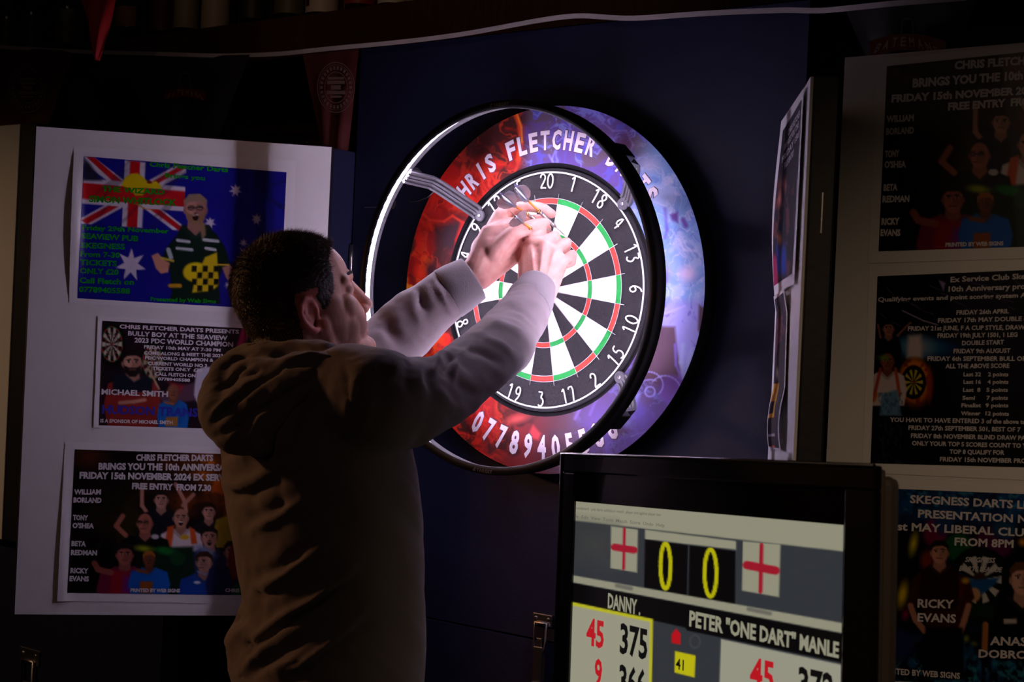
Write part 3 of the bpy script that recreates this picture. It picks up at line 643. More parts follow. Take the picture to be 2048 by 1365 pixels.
L_palm = [((950, 548, 2.615, .027), (1000, 432, 2.655, .014)), ((954, 550, 2.615, .027), (1014, 456, 2.665, .017)), ((958, 552, 2.62, .025), (1026, 484, 2.668, .017)), ((962, 556, 2.62, .021), (1036, 508, 2.665, .013)),
          ((975, 500, 2.625, .030), (1010, 475, 2.645, .024)), ((985, 470, 2.63, .020), (1020, 452, 2.645, .016)), ((1000, 500, 2.635, .022), (1024, 480, 2.645, .018)), (L_idx[0], L_mid[0]), (L_mid[0], L_rin[0]), (L_rin[0], L_pin[0]), ((952, 536, 2.605, .022), (978, 468, 2.625, .017))]
hand(L_palm, [L_idx, L_mid, L_rin, L_pin], L_th)
bme = remeshed(bd, 0.0025, 3, 0.5)
V = verts(bme); N_ = norms(bme); loc = (V-HC)/HS; lf, ls, lu = loc@HF, loc@HSd, loc@HU
onhead = (np.linalg.norm(loc, axis=1) < .165)
C = np.tile(c_(208, 152, 132), (len(V), 1)); PUv, PVv, _z = projv(V)
# stubble, lips, redder ears and knuckles (own colours of the skin)
nz = vnoise(lf*900, lu*900, 3)
beard = np.clip((.05-np.abs(lf-.066))/.02, 0, 1)*np.clip((-.058-lu)/.012, 0, 1)*np.clip((lu+.15)/.01, 0, 1)*onhead
C = C*(1-(.30*beard*(.6+.5*nz))[:, None])+c_(74, 52, 46)*(.30*beard*(.6+.5*nz))[:, None]
ear = onhead & (np.abs(ls) > .0725) & (np.abs(lf+.006) < .025) & (lu > -.07) & (lu < .01)
C[ear] = C[ear]*np.array([1.0, .80, .78])
lip = onhead & (np.abs(ls) < .020) & (lf > .094) & (np.abs(lu+.085) < .0085); C[lip] = c_(178, 112, 102)
hv = ~onhead & (PVv < 620)
pinkL = hv & (_z < 2.75); C[pinkL] = c_(206, 152, 138)+(fbm(PUv[pinkL]/14, PVv[pinkL]/14, 5, 3)[:, None]-.5)*np.array([.06, .13, .12])
setcol(bme, C)
M_skin = attr_mat('skin', rough=0.5, spec=0.35)
bt = M_skin.node_tree; bb = bt.nodes['Principled BSDF']; bb.inputs['Subsurface Weight'].default_value = 0.12; bb.inputs['Subsurface Radius'].default_value = (0.008, 0.003, 0.002); bb.inputs['Subsurface Scale'].default_value = 0.5
nn = bt.nodes.new('ShaderNodeTexNoise'); nn.inputs['Scale'].default_value = 260; tcn = bt.nodes.new('ShaderNodeTexCoord'); bp = bt.nodes.new('ShaderNodeBump'); bp.inputs['Strength'].default_value = .25; bp.inputs['Distance'].default_value = .001
bt.links.new(tcn.outputs['Object'], nn.inputs['Vector']); bt.links.new(nn.outputs['Fac'], bp.inputs['Height']); bt.links.new(bp.outputs[0], bb.inputs['Normal'])
# tendons and knuckle creases on the back of the right hand
def ridge(V, N_, P, wd, amp, zmin=0, zmax=9):
    U_, W_, Z_ = projv(V); dm = np.full(len(V), 1e9); face = ((V-CAM)*N_).sum(1) < 0
    for (ax, ay), (bx, by) in zip(P, P[1:]):
        L = (bx-ax)**2+(by-ay)**2; t = np.clip(((U_-ax)*(bx-ax)+(W_-ay)*(by-ay))/L, 0, 1); dm = np.minimum(dm, np.hypot(U_-ax-t*(bx-ax), W_-ay-t*(by-ay)))
    # fade at both ends
    e0 = np.hypot(U_-P[0][0], W_-P[0][1]); e1 = np.hypot(U_-P[-1][0], W_-P[-1][1]); tot = sum(math.hypot(b_[0]-a_[0], b_[1]-a_[1]) for a_, b_ in zip(P, P[1:]))
    fade = np.clip(e0/(0.25*tot), 0, 1)*np.clip(e1/(0.25*tot), 0, 1)
    k = np.exp(-(dm/wd)**2)*(0.25+0.75*fade)*face*(Z_ > zmin)*(Z_ < zmax)
    return V+N_*(k*amp)[:, None]
for P, wd, amp in (([(1086, 492), (1082, 530), (1078, 560)], 2.6, .0016), ([(1064, 494), (1066, 528), (1070, 556)], 2.6, .0013), ([(1108, 506), (1100, 535), (1090, 560)], 2.6, .0014), ([(1122, 530), (1112, 550), (1100, 570)], 2.6, .001),
                   ([(1076, 494), (1074, 535)], 4, -.0014), ([(1098, 500), (1091, 540)], 4, -.0014), ([(1116, 516), (1106, 545)], 4, -.001)):
    V = ridge(V, N_, P, wd, amp, 2.5, 2.75)
for P, wd, amp in (([(985, 528), (1005, 500), (1018, 478), (1030, 466)], 3.5, -.0012), ([(1000, 440), (1022, 446), (1040, 458)], 3, -.0008), ([(1012, 520), (1030, 500)], 3, -.001)):
    V = ridge(V, N_, P, wd, amp, 2.5, 2.75)
setv(bme, V)
body = link('body', bme, M_skin, person, smooth=True)
# eyes
M_eye = mat('eye_white', (0.75, 0.72, 0.70), 0.15); M_iris = mat('iris', (0.05, 0.03, 0.02), 0.1)
for s in (-1, 1):
    b = MB(); b.ell(H(.0765, s*.031, -.0145), AX, (.0115, .0115, .0105), 16, 10); b.build('eye', M_eye, person, smooth=True)
    b = MB(); b.cone(H(.0735, s*.046, .0075), .0022, H(.0905, s*.032, .0100), .0028, 8); b.cone(H(.0905, s*.032, .0100), .0028, H(.0965, s*.014, .0065), .0022, 8); b.build('eyebrow', mat('brow_hair', rgb(40, 26, 20), .8), person, smooth=True)
# hair: shell and bristles
poly = np.array([(.088, .068), (.070, .055), (.056, .040), (.053, .010), (.046, -.010), (.030, -.030), (.018, -.032), (.010, -.012), (.002, .004), (-.014, .004), (-.022, -.012), (-.020, -.050), (-.030, -.082), (-.060, -.100), (-.3, -.11), (-.3, .3), (.3, .3), (.3, .068)])
def inpoly(x, y, P):
    ins = np.zeros(len(x), bool)
    for i in range(len(P)):
        ax, ay = P[i]; bx, by = P[(i+1) % len(P)]
        if ay != by: ins ^= ((ay > y) != (by > y)) & (x < (bx-ax)*(y-ay)/(by-ay)+ax)
    return ins
V = verts(bme); Vw = V+np.array(person.location); N_ = norms(bme); loc = (Vw-HC)/HS; lf, ls, lu = loc@HF, loc@HSd, loc@HU
jit = (vnoise(lf*260, lu*260+ls*90, 6)-.5)*.004
hair_v = inpoly(lf+jit, lu+jit, poly) & (np.linalg.norm(loc, axis=1) < .16) & (np.abs(ls) < .083) & ((np.abs(ls) < .0735) | (lf < -.022) | (lu > .004)) & (lu > -.11)
# distance-like thickness: longer on top
lenf = np.clip((lu-.01)/.06, 0, 1); thick = .0006+.0050*lenf
fs = [tuple(p.vertices) for p in bme.polygons if all(hair_v[i] for i in p.vertices)]
used = sorted({i for f in fs for i in f}); rm = {i: k for k, i in enumerate(used)}; fs = [tuple(rm[i] for i in f) for f in fs]
cnt = np.zeros(len(used)); 
for f in fs:
    for i in f: cnt[i] += 1
inner = cnt >= 4
off = np.where(inner, thick[used]*(1+.22*(vnoise(lf[used]*420, ls[used]*420+lu[used]*300, 9)-.5)), -.0006)
hv_ = Vw[used].copy()
E0 = np.array([(f[i], f[(i+1) % len(f)]) for f in fs for i in range(len(f))]); dg_ = np.zeros(len(used)); np.add.at(dg_, E0[:, 0], 1); np.add.at(dg_, E0[:, 1], 1)
for _ in range(14):
    acc = np.zeros_like(hv_); np.add.at(acc, E0[:, 0], hv_[E0[:, 1]]); np.add.at(acc, E0[:, 1], hv_[E0[:, 0]]); acc /= dg_[:, None]; hv_[inner] += .6*(acc-hv_)[inner]
hv_ = hv_+N_[used]*(off+.0005*inner)[:, None]
me = bpy.data.meshes.new('hair'); me.from_pydata([tuple(v) for v in hv_], [], fs); me.update()
M_hair = mat('dark_brown_hair', rgb(46, 32, 24), 0.55, bump=0.6, scale=420, var=0.35, spec=0.5)
hair = link('hair', me, M_hair, person, smooth=True)
rs = np.random.RandomState(3); hm = verts(me)+0; ids = rs.choice(np.where(inner)[0], 34000); W0 = hv_[ids]; Nn = N_[used][ids]; hl = lenf[used][ids]
crown = H(-.055, 0, .085); away = W0-crown; away -= Nn*(away*Nn).sum(1)[:, None]; away /= (np.linalg.norm(away, axis=1)[:, None]+1e-6)
jt = rs.normal(0, .35, (len(ids), 3)); dirn = Nn*.75+away*.8+jt; dirn /= np.linalg.norm(dirn, axis=1)[:, None]
ln = (.0035+.008*hl)*(.6+.7*rs.rand(len(ids))); side = np.cross(dirn, rs.normal(0, 1, (len(ids), 3))); side /= np.linalg.norm(side, axis=1)[:, None]
base = W0+rs.normal(0, .0012, (len(ids), 3))-Nn*.001; wv = .00026
tri = np.stack([base-side*wv, base+side*wv, base+dirn*ln[:, None]], 1).reshape(-1, 3)
me = bpy.data.meshes.new('hair_bristles'); me.from_pydata([tuple(v) for v in tri], [], [(3*i, 3*i+1, 3*i+2) for i in range(len(ids))])
tag(link('hair_bristles', me, mat('hair_strand', rgb(84, 62, 46), 0.4, spec=0.6), hair), kind='stuff')
# ------------------------------------------------------------------ hooded sweatshirt
hb = MB()
rows = [(735, 556, 664, .60), (755, 520, 720, .62), (780, 480, 775, .66), (820, 452, 800, .68), (870, 438, 815, .68), (920, 438, 828, .68), (980, 446, 838, .68), (1040, 456, 842, .68), (1100, 464, 845, .68), (1160, 473, 845, .68), (1215, 481, 845, .68), (1255, 470, 845, .68), (1300, 457, 844, .70), (1345, 455, 843, .70), (1362, 456, 842, .70), (1400, 462, 838, .66), (1420, 500, 800, .6)]
def section(v, uL, uR, ratio, n=72, grow=1.0):
    c0 = at((uL+uR)/2, v, 2.28); hw = (uR-uL)/2*2.28/FPX*grow
    hR = h_@CR; gR = g_@CR; a = hw/math.sqrt(hR**2+(ratio*gR)**2); b_ = a*ratio
    out = []
    for k in range(n):
        t = 2*PI*k/n; cx, cy = math.cos(t), math.sin(t); e = 0.86; cx = math.copysign(abs(cx)**e, cx); cy = math.copysign(abs(cy)**e, cy)
        out.append(c0+h_*a*cx+g_*b_*cy)
    return out
vv = np.interp(np.linspace(0, len(rows)-1, 60), range(len(rows)), [r[0] for r in rows]); 
R_ = np.array(rows); secs = []
for v in vv: secs.append(section(v, np.interp(v, R_[:, 0], R_[:, 1]), np.interp(v, R_[:, 0], R_[:, 2]), np.interp(v, R_[:, 0], R_[:, 3])))
rings = [[hb.bm.verts.new(Vector(p)) for p in s_] for s_ in secs]
for A_, B_ in zip(rings, rings[1:]):
    for k in range(72): hb.bm.faces.new((A_[k], A_[(k+1) % 72], B_[(k+1) % 72], B_[k]))
hb.bm.faces.new(rings[0][::-1]); hb.bm.faces.new(rings[-1])
def chain(L, seg=18):
    for p, q in zip(L, L[1:]): hb.cone(at(*p[:3]), p[3], at(*q[:3]), q[3], seg)
# right sleeve, left sleeve, shoulders
chain([(640, 820, 2.26, .085), (700, 800, 2.20, .082), (757, 806, 2.16, .078), (810, 808, 2.19, .066), (888, 780, 2.28, .0555), (950, 735, 2.36, .0545), (1008, 682, 2.455, .0525), (1042, 636, 2.52, .046), (1060, 606, 2.56, .0385)])
chain([(640, 820, 2.30, .085), (600, 800, 2.36, .08), (575, 795, 2.42, .075), (680, 755, 2.52, .060), (765, 700, 2.585, .058), (830, 640, 2.60, .053), (880, 600, 2.605, .046), (900, 585, 2.61, .0445)])
hme = remeshed(hb, 0.0052, 4, 0.5)
V = verts(hme); 
FOLDS = [  # (polyline in photo units, width, height)
 ([(500, 1062), (545, 1040), (590, 1012), (606, 1000)], 9, .007), ([(492, 1045), (540, 1022), (585, 998)], 12, -.005),
 ([(508, 1182), (555, 1160), (610, 1120), (645, 1096)], 9, .009), ([(500, 1160), (560, 1135), (620, 1095)], 13, -.006), ([(480, 1150), (500, 1185), (530, 1195), (580, 1170)], 8, -.004),
 ([(508, 1278), (545, 1252), (590, 1222), (635, 1196), (690, 1150), (705, 1135)], 9, .011), ([(520, 1290), (570, 1262), (620, 1232), (680, 1180)], 9, -.008),
 ([(478, 1350), (505, 1318), (550, 1285), (605, 1255), (650, 1225)], 8, .009), ([(490, 1362), (530, 1330), (575, 1300), (630, 1270)], 8, -.006),
 ([(560, 1350), (600, 1335), (650, 1298), (690, 1262), (730, 1225)], 8, .008), ([(570, 1358), (615, 1350), (670, 1305), (720, 1258)], 8, -.006),
 ([(455, 1300), (470, 1275), (485, 1262), (500, 1275)], 12, .008), ([(494, 1290), (500, 1300)], 8, -.008), ([(540, 1345), (580, 1325), (608, 1308)], 8, .006),
 ([(445, 1235), (480, 1238)], 10, -.010), ([(440, 960), (470, 975), (510, 960), (560, 935)], 12, .006), ([(450, 990), (500, 992), (550, 965)], 10, -.006), ([(434, 915), (465, 905), (500, 885)], 10, -.006),
 ([(470, 930), (490, 905), (540, 880)], 14, .006),
 # back of the shoulder and armhole seam
 ([(688, 725), (698, 770), (702, 820), (700, 860)], 4, -.004), ([(720, 745), (708, 790), (690, 830)], 10, .005), ([(735, 750), (742, 800), (728, 850)], 10, .004), ([(728, 748), (728, 790)], 8, -.004),
 ([(620, 780), (585, 830), (560, 890), (545, 930)], 16, .006), ([(645, 775), (610, 840), (590, 900)], 14, -.005), ([(680, 790), (640, 860), (625, 930)], 16, .004),
 # right sleeve
 ([(905, 700), (880, 712), (868, 735), (862, 760)], 7, .007), ([(915, 706), (898, 722), (888, 748)], 7, -.008), ([(940, 692), (915, 712), (905, 745), (908, 770)], 7, .006), ([(960, 672), (1000, 690), (1028, 712)], 8, .004),
 ([(925, 690), (965, 705), (1005, 730)], 8, -.005), ([(975, 640), (1008, 655), (1050, 668)], 8, .004), ([(840, 728), (838, 765), (850, 790)], 8, .005), ([(820, 726), (812, 760), (820, 790)], 8, -.005), ([(795, 722), (782, 760)], 8, .004),
 ([(905, 760), (950, 790), (975, 790)], 10, -.004), ([(870, 770), (900, 810), (920, 826)], 12, .004), ([(1015, 610), (1050, 625), (1085, 660)], 5, -.002),
 # left sleeve
 ([(838, 585), (842, 605), (852, 622)], 6, -.008), ([(826, 592), (830, 625), (842, 650)], 8, .003), ([(856, 580), (862, 600), (878, 622)], 7, .003), ([(770, 640), (785, 672), (812, 690)], 9, -.003), ([(790, 620), (800, 655), (820, 672)], 9, .002),
 ([(755, 655), (770, 690), (790, 708)], 9, .003), ([(868, 560), (882, 588), (895, 615), (910, 635)], 3.5, .004)]
for P, wd, amp in FOLDS:
    N_ = norms(hme); lo_, hi_ = (2.5, 3.0) if (P[0][1] < 712 and P[0][0] < 872) and P in [f[0] for f in FOLDS[-7:]] else (0, 2.56)
    V = ridge(V, N_, P, wd, amp, lo_, hi_); setv(hme, V)
N_ = norms(hme); V = V+N_*(((fbm(V[:, 0]*16, V[:, 2]*16+V[:, 1]*13, 4, 3)-.5)*.010))[:, None]; setv(hme, V)
def fabric(name, col, s1=900.0):
    m = mat(name, col, 0.92, bump=0.35, scale=s1, var=0.10, spec=0.2, sheen=0.25); return m
M_hood = fabric('brown_fleece', rgb(124, 112, 113))
M_rib = mat('ribbed_cuff', rgb(126, 118, 120), 0.9, bump=0.5, scale=300, var=0.08, spec=0.2, sheen=0.25, stretch=(3, 3, 0.4))
hoodie = link('hoodie', hme, M_hood, person, smooth=True)
# cuffs
def cuff(P0, P1, r0, r1, name='cuff'):
    b = MB(); p, q = at(*P0), at(*P1); ax = q-p; L = np.linalg.norm(ax)
    b.lathe([(r0*.80, 0), (r0*.97, .0), (r0*1.02, L*.06), (r0, L*.4), (r1, L*.93), (r1*.985, L*.985), (r1*.93, L), (r1*.82, L*.98), (r1*.80, L*.7), (r0*.75, L*.1)], p, ax, 40)
    return b.build(name, M_rib, hoodie, smooth=True)
cuff((1052, 618, 2.545), (1074, 574, 2.60), .0410, .0345)
cuff((893, 590, 2.608), (947, 557, 2.615), .0460, .0415)
b = MB()
s0 = section(1346, 454, 844, .70, 72, .985); s1 = section(1400, 461, 839, .68, 72, .975); sm_ = section(1356, 454, 844, .70, 72, 1.0)
R3 = [[b.bm.verts.new(Vector(p)) for p in s_] for s_ in (s0, sm_, s1)]
for A_, B_ in zip(R3, R3[1:]):
    for k in range(72): b.bm.faces.new((A_[k], A_[(k+1) % 72], B_[(k+1) % 72], B_[k]))
b.build('hem_band', M_rib, hoodie, smooth=True)
# hood lying in rolls on the back
hb = MB()
chain([(498, 722, 2.33, .030), (465, 752, 2.27, .034), (440, 800, 2.24, .034), (446, 835, 2.20, .034), (482, 868, 2.17, .034), (520, 885, 2.15, .024)], 16)
chain([(500, 735, 2.30, .036), (540, 722, 2.27, .030), (590, 712, 2.25, .026), (640, 712, 2.23, .024), (690, 728, 2.20, .022), (725, 748, 2.20, .012)], 16)
chain([(500, 770, 2.24, .040), (545, 765, 2.21, .036), (600, 745, 2.19, .032), (655, 738, 2.18, .026), (690, 748, 2.17, .018)], 16)
chain([(475, 820, 2.22, .040), (520, 815, 2.19, .042), (570, 795, 2.175, .036), (620, 770, 2.165, .026), (660, 765, 2.16, .016)], 16)
chain([(500, 850, 2.18, .034), (545, 850, 2.165, .030), (580, 830, 2.16, .020)], 16)
chain([(520, 725, 2.36, .030), (600, 735, 2.40, .032), (690, 735, 2.38, .026), (740, 735, 2.30, .018)], 16)
hd = remeshed(hb, 0.0048, 5, 0.5); V = verts(hd)
for P, wd, amp in (([(430, 842), (470, 800), (520, 762), (570, 735), (640, 722)], 7, -.010), ([(440, 780), (490, 750), (530, 738)], 6, -.006), ([(455, 800), (500, 772), (560, 745), (620, 732)], 9, .006), ([(480, 838), (540, 810), (590, 775), (640, 755)], 7, -.009),
                   ([(420, 835), (440, 815), (470, 790)], 7, .006), ([(460, 770), (475, 745), (500, 728)], 6, -.008), ([(436, 872), (470, 850), (500, 846)], 7, -.010), ([(500, 880), (520, 840), (560, 815)], 8, .006), ([(560, 840), (610, 790), (650, 765)], 7, .005), ([(560, 720), (620, 700+8), (690, 722)], 4, .004)):
    V = ridge(V, norms(hd), P, wd, amp, 0, 2.4); setv(hd, V)
N_ = norms(hd); V = V+N_*((fbm(V[:, 0]*30, V[:, 2]*30+V[:, 1]*20, 14, 3)-.5)*.009)[:, None]; setv(hd, V)
link('hood', hd, M_hood, hoodie, smooth=True)
# trousers and shoes
tb = MB()
M_jean = mat('dark_trousers', rgb(34, 34, 44), 0.85, bump=0.3, scale=500, var=0.15)
tb.ell(PEL+np.array([0, 0, -.01]), (g_, h_, np.array([0, 0, 1.])), (.118, .150, .115)); tb.cone(PEL+np.array([0, 0, .0]), .118, PEL-np.array([0, 0, .10]), .135)
shoes = []
for s in (-1, 1):
    hip = PEL+h_*s*.080-np.array([0, 0, .14]); kn = np.array([hip[0], hip[1], .50])+h_*s*.02+g_*.02; an = np.array([kn[0], kn[1], .10])-g_*.03+h_*s*.01
    tb.cone(hip, .098, kn, .072); tb.cone(kn, .072, an, .058); shoes.append(an)
tm = remeshed(tb, 0.009, 4); V = verts(tm); N_ = norms(tm); V += N_*((fbm(V[:, 0]*12, V[:, 2]*9+V[:, 1]*12, 24, 3)-.5)*.02)[:, None]; setv(tm, V)
link('trousers', tm, M_jean, person, smooth=True)
M_shoe = mat('black_leather', (0.02, 0.02, 0.02), 0.4, bump=0.2, scale=120); M_sole = mat('rubber_sole', (0.25, 0.24, 0.23), 0.7)
for an in shoes:
    sb = MB(); z0 = np.array([0, 0, 1.0])
    sb.ell(np.array([an[0], an[1], .052])+g_*.16, (g_, h_, z0), (.085, .046, .034)); sb.ell(np.array([an[0], an[1], .06])-g_*.0, (g_, h_, z0), (.06, .038, .042)); sb.cone(np.array([an[0], an[1], .06]), .040, np.array([an[0], an[1], .085])+g_*.09, .036); sb.cone(np.array([an[0], an[1], .07]), .042, np.array([an[0], an[1], .12]), .044)
    m_ = remeshed(sb, .006, 3); V = verts(m_); V[:, 2] = np.maximum(V[:, 2], .018); setv(m_, V); sh = link('shoe', m_, M_shoe, person, smooth=True)
    b = MB(); pts = []
    for k in range(28): t = 2*PI*k/28; pts.append(np.array([an[0], an[1], 0.001])+g_*(.085+.152*math.cos(t))+h_*(.040+.008*math.cos(t))*math.sin(t))
    b.prism(pts, (0, 0, .022)); b.build('sole', M_sole, sh)
# ------------------------------------------------------------------ darts
M_flight = mat('silver_grey_flight', (0.26, 0.26, 0.29), 0.25, metal=0.75, bump=0.05, scale=90, coat=0.5)
M_orange = mat('orange_stem', rgb(226, 128, 40), 0.35); M_gold = mat('brass_collar', (0.8, 0.5, 0.18), 0.25, metal=1.0)
def dart(tail, head_, label, roll_):
    a, b_ = at(*tail), at(*head_); d = unit(b_-a); up = unit(np.cross(d, CF)); sd = np.cross(d, up)
    t = thing('dart', label, 'dart', a, 'darts being collected from the board')
    m = MB(); m.lathe([(.0012, 0), (.0026, .001), (.0026, .034), (.0022, .042)], a, d, 12); m.build('shaft', M_chrome, t)
    for k in range(4):
        an_ = roll_+k*PI/2; n_ = up*math.cos(an_)+sd*math.sin(an_); w_ = np.cross(d, n_)*.00025
        o_ = [(.001, .0022), (.000, .010), (.004, .0165), (.014, .0185), (.024, .0165), (.033, .010), (.038, .0028)]
        m = MB(); m.prism([a+d*x+n_*y-w_ for x, y in o_], w_*2); m.build('flight', M_flight, t)
    m = MB(); m.lathe([(.0024, .040), (.0019, .043), (.0019, .068), (.0024, .070)], a, d, 12); m.build('stem', M_orange, t)
    m = MB(); m.lathe([(.0024, .0695), (.0036, .071), (.0036, .075), (.0026, .0765)], a, d, 14); m.build('collar', M_gold, t)
    pr = [(.0024, .0755), (.0032, .079)]
    for k in range(14): z_ = .081+k*.003; pr += [(.0034, z_), (.0034, z_+.0018), (.0029, z_+.0021), (.0029, z_+.0027)]
    pr += [(.0030, .124), (.0016, .128)]; m = MB(); m.lathe(pr, a, d, 14); m.build('barrel', M_chrome, t)
    m = MB(); m.lathe([(.0011, .127), (.0011, .150), (.0001, .158)], a, d, 8); m.build('point', M_chrome, t)
dart((1030, 377, 2.60), (1088, 432, 2.66), 'topmost dart, its large grey flight spread above the left index finger', .5)
dart((1003, 393, 2.59), (1062, 434, 2.65), 'dart with the leftmost grey flight, lying across the left fingers', .35)
dart((1030, 433, 2.555), (1068, 463, 2.64), 'lowest dart, flight over the left palm, its stem pinched by the right hand', .3)
# ------------------------------------------------------------------ posters
class Plane:
    def __init__(s, p, n): s.p = np.array(p, float); s.n = unit(n)
    def hit(s, u, v):
        u = np.asarray(u, float); v = np.asarray(v, float)
        d = CF + CR*((u-1024)/FPX)[..., None] - CU*((v-682.5)/FPX)[..., None]
        t = ((s.p-CAM)@s.n)/(d@s.n); return CAM+d*t[..., None]
PL = Plane((*LA, 1.5), (*LN, 0)); PR = Plane((*RA, 1.5), (*RN, 0)); PN = Plane((0, YN, 1.5), (0, -1, 0))
def quadgrid(Q, n, m):
    s_, t_ = np.meshgrid(np.linspace(0, 1, n), np.linspace(0, 1, m), indexing='ij'); Q = np.array(Q, float)
    P = (1-s_)[..., None]*(1-t_)[..., None]*Q[0]+s_[..., None]*(1-t_)[..., None]*Q[1]+s_[..., None]*t_[..., None]*Q[2]+(1-s_)[..., None]*t_[..., None]*Q[3]
    return P[..., 0], P[..., 1]
class Poster:
    def __init__(s, label, pl, paper, prt, curl, base, step=2.2, group=None):
        s.pl = pl; s.curl = curl; s.m = M_print_matt if pl is PR else M_print; c0 = pl.hit(*[np.array(sum(q[i] for q in paper)/4.) for i in (0, 1)])
        s.t = thing('poster', label, 'poster', c0, group)
        X, Y = quadgrid(paper, 150, 70); sh = grid_mesh('paper', s.fn(X, Y, 0.0), None, M_paper, s.t)
        s.ok = prt is not None
        if s.ok:
            Q = np.array(prt, float); n = int(max(np.hypot(*(Q[1]-Q[0])), 60)/step)+2; m = int(np.hypot(*(Q[3]-Q[0]))/step)+2
            s.X, s.Y = quadgrid(prt, n, m); s.a = Paint(s.X, s.Y, np.array(base)); s.ink = Ink(s.fn)
    def fn(s, x, y, lift): P = s.pl.hit(x, y); return P+s.pl.n*(0.0012+np.asarray(s.curl(x, y))+lift)[..., None]
    def done(s):
        grid_mesh('picture', s.fn(s.X, s.Y, 0.0007), s.a.C, s.m, s.t)
        if s.ink.V: tag(s.ink.build('lettering', s.m, s.t), kind='stuff')
def man(a, x, y, h, shirt, skin=(206, 150, 130), hair=(40, 28, 24), beard=None, shout=False, bald=False, turn=0.0, glasses=False, w=1.0):
    """printed half figure: x, y head centre, h head height in photo units"""
    sk, sh_, hr = c_(*skin), c_(*shirt), c_(*hair); r = h/2
    a.poly([(x-1.0*r, y+1.15*r), (x-2.3*r*w, y+1.65*r), (x-2.7*r*w, y+3.3*r), (x-2.3*r*w, y+5.2*r), (x+2.3*r*w, y+5.2*r), (x+2.7*r*w, y+3.3*r), (x+2.3*r*w, y+1.65*r), (x+1.0*r, y+1.15*r)], sh_, 1.6)
    a.poly([(x-.48*r, y+.5*r), (x-.62*r, y+1.35*r), (x, y+1.9*r), (x+.62*r, y+1.35*r), (x+.48*r, y+.5*r)], sk*.82, 1.4)
    a.line([(x-.9*r, y+1.2*r), (x-.1*r, y+1.95*r)], .28*r, sh_*.7+.08, 1.2); a.line([(x+.9*r, y+1.2*r), (x+.1*r, y+1.95*r)], .28*r, sh_*.7+.08, 1.2)
    a.ell(x, y, .74*r, r, sk, 1.4); a.ell(x+(.35+turn)*r, y+.05*r, .42*r, .8*r, sk*.82, 3, 0, .6)
    a.ell(x-.76*r, y+.05*r, .12*r, .25*r, sk*.8, 1); a.ell(x+.76*r, y+.05*r, .12*r, .25*r, sk*.75, 1)
    if not bald:
        a.poly([(x-.80*r, y-.05*r), (x-.84*r, y-.65*r), (x-.45*r, y-1.12*r), (x+.35*r, y-1.14*r), (x+.84*r, y-.70*r), (x+.80*r, y-.05*r), (x+.66*r, y-.45*r), (x+.3*r, y-.62*r), (x-.4*r, y-.58*r), (x-.66*r, y-.38*r)], hr, 1.2)
    t = turn*r
    for q in (-1, 1):
        a.ell(x+q*.30*r+t, y-.12*r, .15*r, .07*r, c_(236, 226, 220), .7, 0, .6); a.ell(x+q*.30*r+t, y-.12*r, .08*r, .08*r, c_(24, 18, 16), .7); a.line([(x+q*.46*r+t, y-.26*r), (x+q*.16*r+t, y-.30*r)], .10*r, hr*.8, .7)
    a.line([(x+.02*r+t, y-.1*r), (x+.12*r+t, y+.2*r), (x-.06*r+t, y+.24*r)], .09*r, sk*.72, .8)
    if beard is not None:
        b_ = c_(*beard); a.poly([(x-.70*r, y+.15*r), (x-.62*r, y+.7*r), (x-.2*r, y+1.08*r), (x+.25*r, y+1.08*r), (x+.64*r, y+.7*r), (x+.70*r, y+.15*r), (x+.35*r, y+.34*r), (x-.3*r, y+.34*r)], b_, 1.4)
    if shout: a.ell(x+t, y+.52*r, .22*r, .26*r, c_(40, 12, 14), .8); a.line([(x-.16*r+t, y+.38*r), (x+.16*r+t, y+.38*r)], .08*r, c_(235, 225, 215), .6)
    else: a.line([(x-.24*r+t, y+.50*r), (x+.24*r+t, y+.50*r)], .10*r, sk*.6, .8)
    if glasses:
        for q in (-1, 1): a.ell(x+q*.32*r+t, y-.12*r, .27*r, .18*r, c_(30, 26, 26), .8, 0, .55); a.ell(x+q*.32*r+t, y-.12*r, .19*r, .11*r, sk*.8, .8)
        a.line([(x-.5*r+t, y-.16*r), (x+.5*r+t, y-.16*r)], .07*r, c_(30, 26, 26), .7)
def arm(a, P, wd, col):
    a.line(P, wd, c_(*col), 1.3)
def mini_board(a, cx, cy, rx, ry, dark=(24, 20, 24), light=(214, 204, 184), wires=(180, 60, 50)):
    a.ell(cx, cy, rx, ry, c_(14, 12, 14), 1.2)
    for k in range(20):
        t0, t1 = math.radians(18*k-9), math.radians(18*k+9); A_ = .76
        a.poly([(cx, cy), (cx+rx*A_*math.sin(t0), cy-ry*A_*math.cos(t0)), (cx+rx*A_*math.sin(t1), cy-ry*A_*math.cos(t1))], c_(*(dark if k % 2 == 0 else light)), .7)
        cr = c_(196, 52, 44) if k % 2 == 0 else c_(40, 140, 70)
        for A0, wd_ in () if wires is None else ((.76, .07), (.47, .05)): a.line([(cx+rx*A0*math.sin(t0), cy-ry*A0*math.cos(t0)), (cx+rx*A0*math.sin(t1), cy-ry*A0*math.cos(t1))], max(1.0, wd_*rx), cr if wires else c_(*dark), .7)
    a.ell(cx, cy, rx*.05+.6, ry*.05+.6, c_(180, 40, 40), .7)
def star(a, cx, cy, r, col, n=7, rot=0):
    P = []
    for k in range(2*n): q = r if k % 2 == 0 else r*.45; t = rot+PI*k/n; P.append((cx+q*math.sin(t)*.92, cy-q*math.cos(t)))
    a.poly(P, col, .9)
W_ = c_(236, 232, 236)
